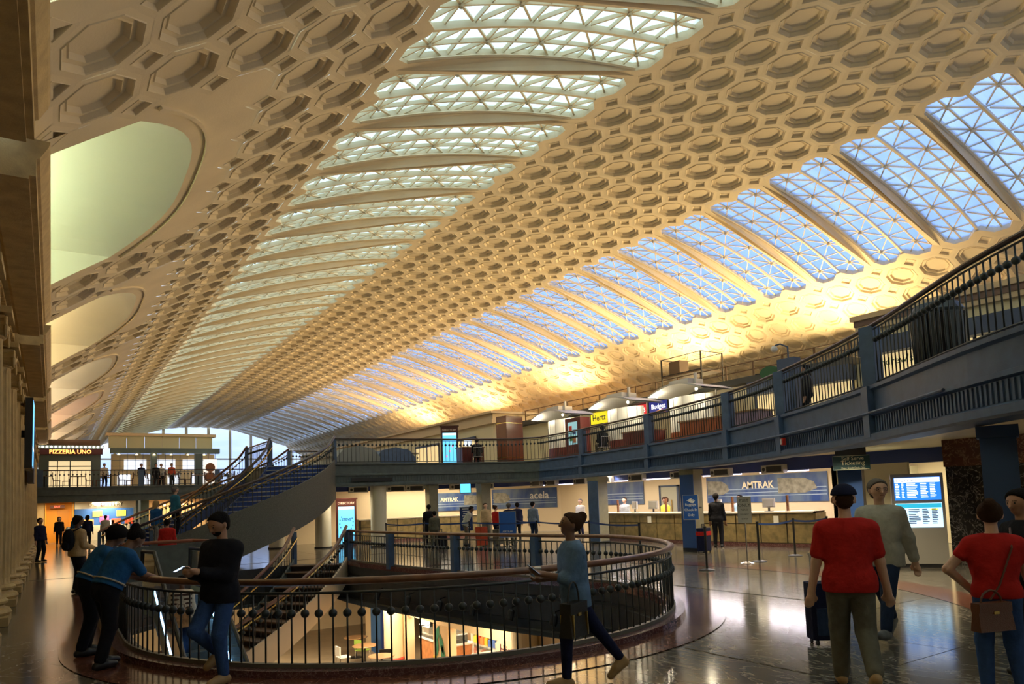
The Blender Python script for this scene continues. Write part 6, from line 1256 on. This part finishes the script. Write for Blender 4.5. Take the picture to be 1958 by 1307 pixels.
person('ticket agent in a pale blue shirt facing the leather jacket man', 19.85, 16.25, (-1, -.2), 1.62, .022, top=C_('pale_blue', (.30, .42, .45)), legs=NAV, shoes=SHB, hair='black', style='long', skin='tan'); person('ticket agent with a yellow scarf at the middle window', 19.75, 19.7, (-1, 0), 1.60, .022, top=C_('yellow_scarf', (.55, .45, .05)), legs=NAV, shoes=SHB, hair='brown', style='afro', skin='brown'); person('ticket agent in white before the acela mural', 19.5, 24.6, (-1, -.3), 1.66, .024, top=WHT, legs=NAV, shoes=SHB, hair='grey', style='crop', skin='light'); person('ticket agent in a grey vest at the end of the counter', 19.75, 22.0, (-1, -.3), 1.66, .024, top=SHIRTG, legs=NAV, shoes=SHB, hair='brown', style='crop', skin='light')
sit = dict(LF=(-.12, .42, .08, 0), RF=(.12, .42, .08, 0), hip=-.42, LH=(-.15, .3, .72), RH=(.15, .3, .72))
def seat(x, y, z, face, lab):
    t = thing('wire_chair', lab, 'chair', (x, y, z), math.atan2(face[1], face[0])-PI/2); obj('seat', MB().box(-.22, .22, -.2, .22, .40, .43), SILV, t)
    for k in range(6): obj('back_bar', MB().bar((-.18+k*.072, -.22, .42), (-.18+k*.072, -.27, .85), .015, .015), CHROME, t)
    obj('back_top', MB().bar((-.2, -.27, .85), (.2, -.27, .85), .025, .025), CHROME, t)
    for sx_ in (-.2, .2):
        for sy_ in (-.18, .2): obj('leg', MB().bar((sx_, sy_, .4), (sx_*1.1, sy_*1.1, 0), .02, .02), CHROME, t)
f = (.3, .95); person('man in a dark jacket sitting on the balcony below the Hertz sign', 19.6, 23.0, f, 1.75, .022, DZ, top=BLK, legs=OLVC, shoes=SHB, hair='black', style='crop', skin='tan', **sit); seat(19.6, 22.97, DZ, f, 'chrome wire chair under the man below the Hertz sign')
f = (.4, .9); person('person in black sitting beside the bridge directory', 16.9, 29.0, f, 1.7, .024, DZ, top=BLK, legs=BLK, shoes=SHB, hair='black', style='crop', skin='tan', **sit); seat(16.9, 28.97, DZ, f, 'pale wire chair under the person beside the bridge directory')
person('person in black standing by the camera pylon on the balcony', 17.2, 11.6, (-.5, .8), 1.72, .022, DZ, top=BLK, legs=BLK, shoes=SHB, hair='black', style='long', skin='tan')
for k, (px_, Y, st_, tp, l) in enumerate(((197, 54.0, 0, WHT, 'diner in white standing beside the pizzeria pavilion'), (296, 54.2, 0, BLK, 'standing waiter in black on the restaurant balcony'), (306, 54.6, 0, WHT, 'diner in a white shirt on the restaurant balcony'), (326, 54.0, 0, ORG, 'diner in an orange-red shirt on the restaurant balcony'), (268, 54.3, 0, NAV, 'diner in dark blue near the restaurant post'))):
    crowd(l, px_, Y, (.3, -1), 1.66, tp, BLK, 'black', 'short', 'tan', z=DZ, h=.035)
for l, x, y, m, hgt in (('navy and red suitcase at the leather jacket man\'s feet', 16.25, 14.7, NAV, .72), ('orange-red upright suitcase in the ticket queue', 13.9, 23.7, ORG, .75), ('grey suitcase beside the orange-red one', 14.6, 23.6, GRY, .62), ('dark suitcase near the plaid coat', 12.6, 24.6, BLK, .6)):
    t = thing('suitcase', l, 'suitcase', (x, y, 0), .3); obj('shell', MB().prism([(-.22, -.11), (-.19, -.14), (.19, -.14), (.22, -.11), (.22, .11), (.19, .14), (-.19, .14), (-.22, .11)], .05, hgt), m, t); obj('handle', MB().box(-.08, -.06, -.01, .01, hgt, hgt+.12).box(.06, .08, -.01, .01, hgt, hgt+.12).box(-.08, .08, -.01, .01, hgt+.1, hgt+.12), BLACK, t)
    for sx_ in (-.17, .17):
        for sy_ in (-.1, .1): obj('wheel', MB().ball((sx_, sy_, .028), .028, 8, 6), BLACK, t)
    if 'red suit' in l and 'navy' in l: obj('red_band', MB().box(-.225, .225, -.145, .145, .5, .62), RED, t)
# lights that stand outside the picture say so in their names
for _k, _o in enumerate([o for o in COL.objects if o.type == 'LIGHT']):
    _u = px_of(_o.location)
    if _u is None or not (0 <= _u[0] <= 1958 and 0 <= _u[1] <= 1307): _o.name = '%s_%d_offscreen' % (_o.name.split('.')[0], _k)
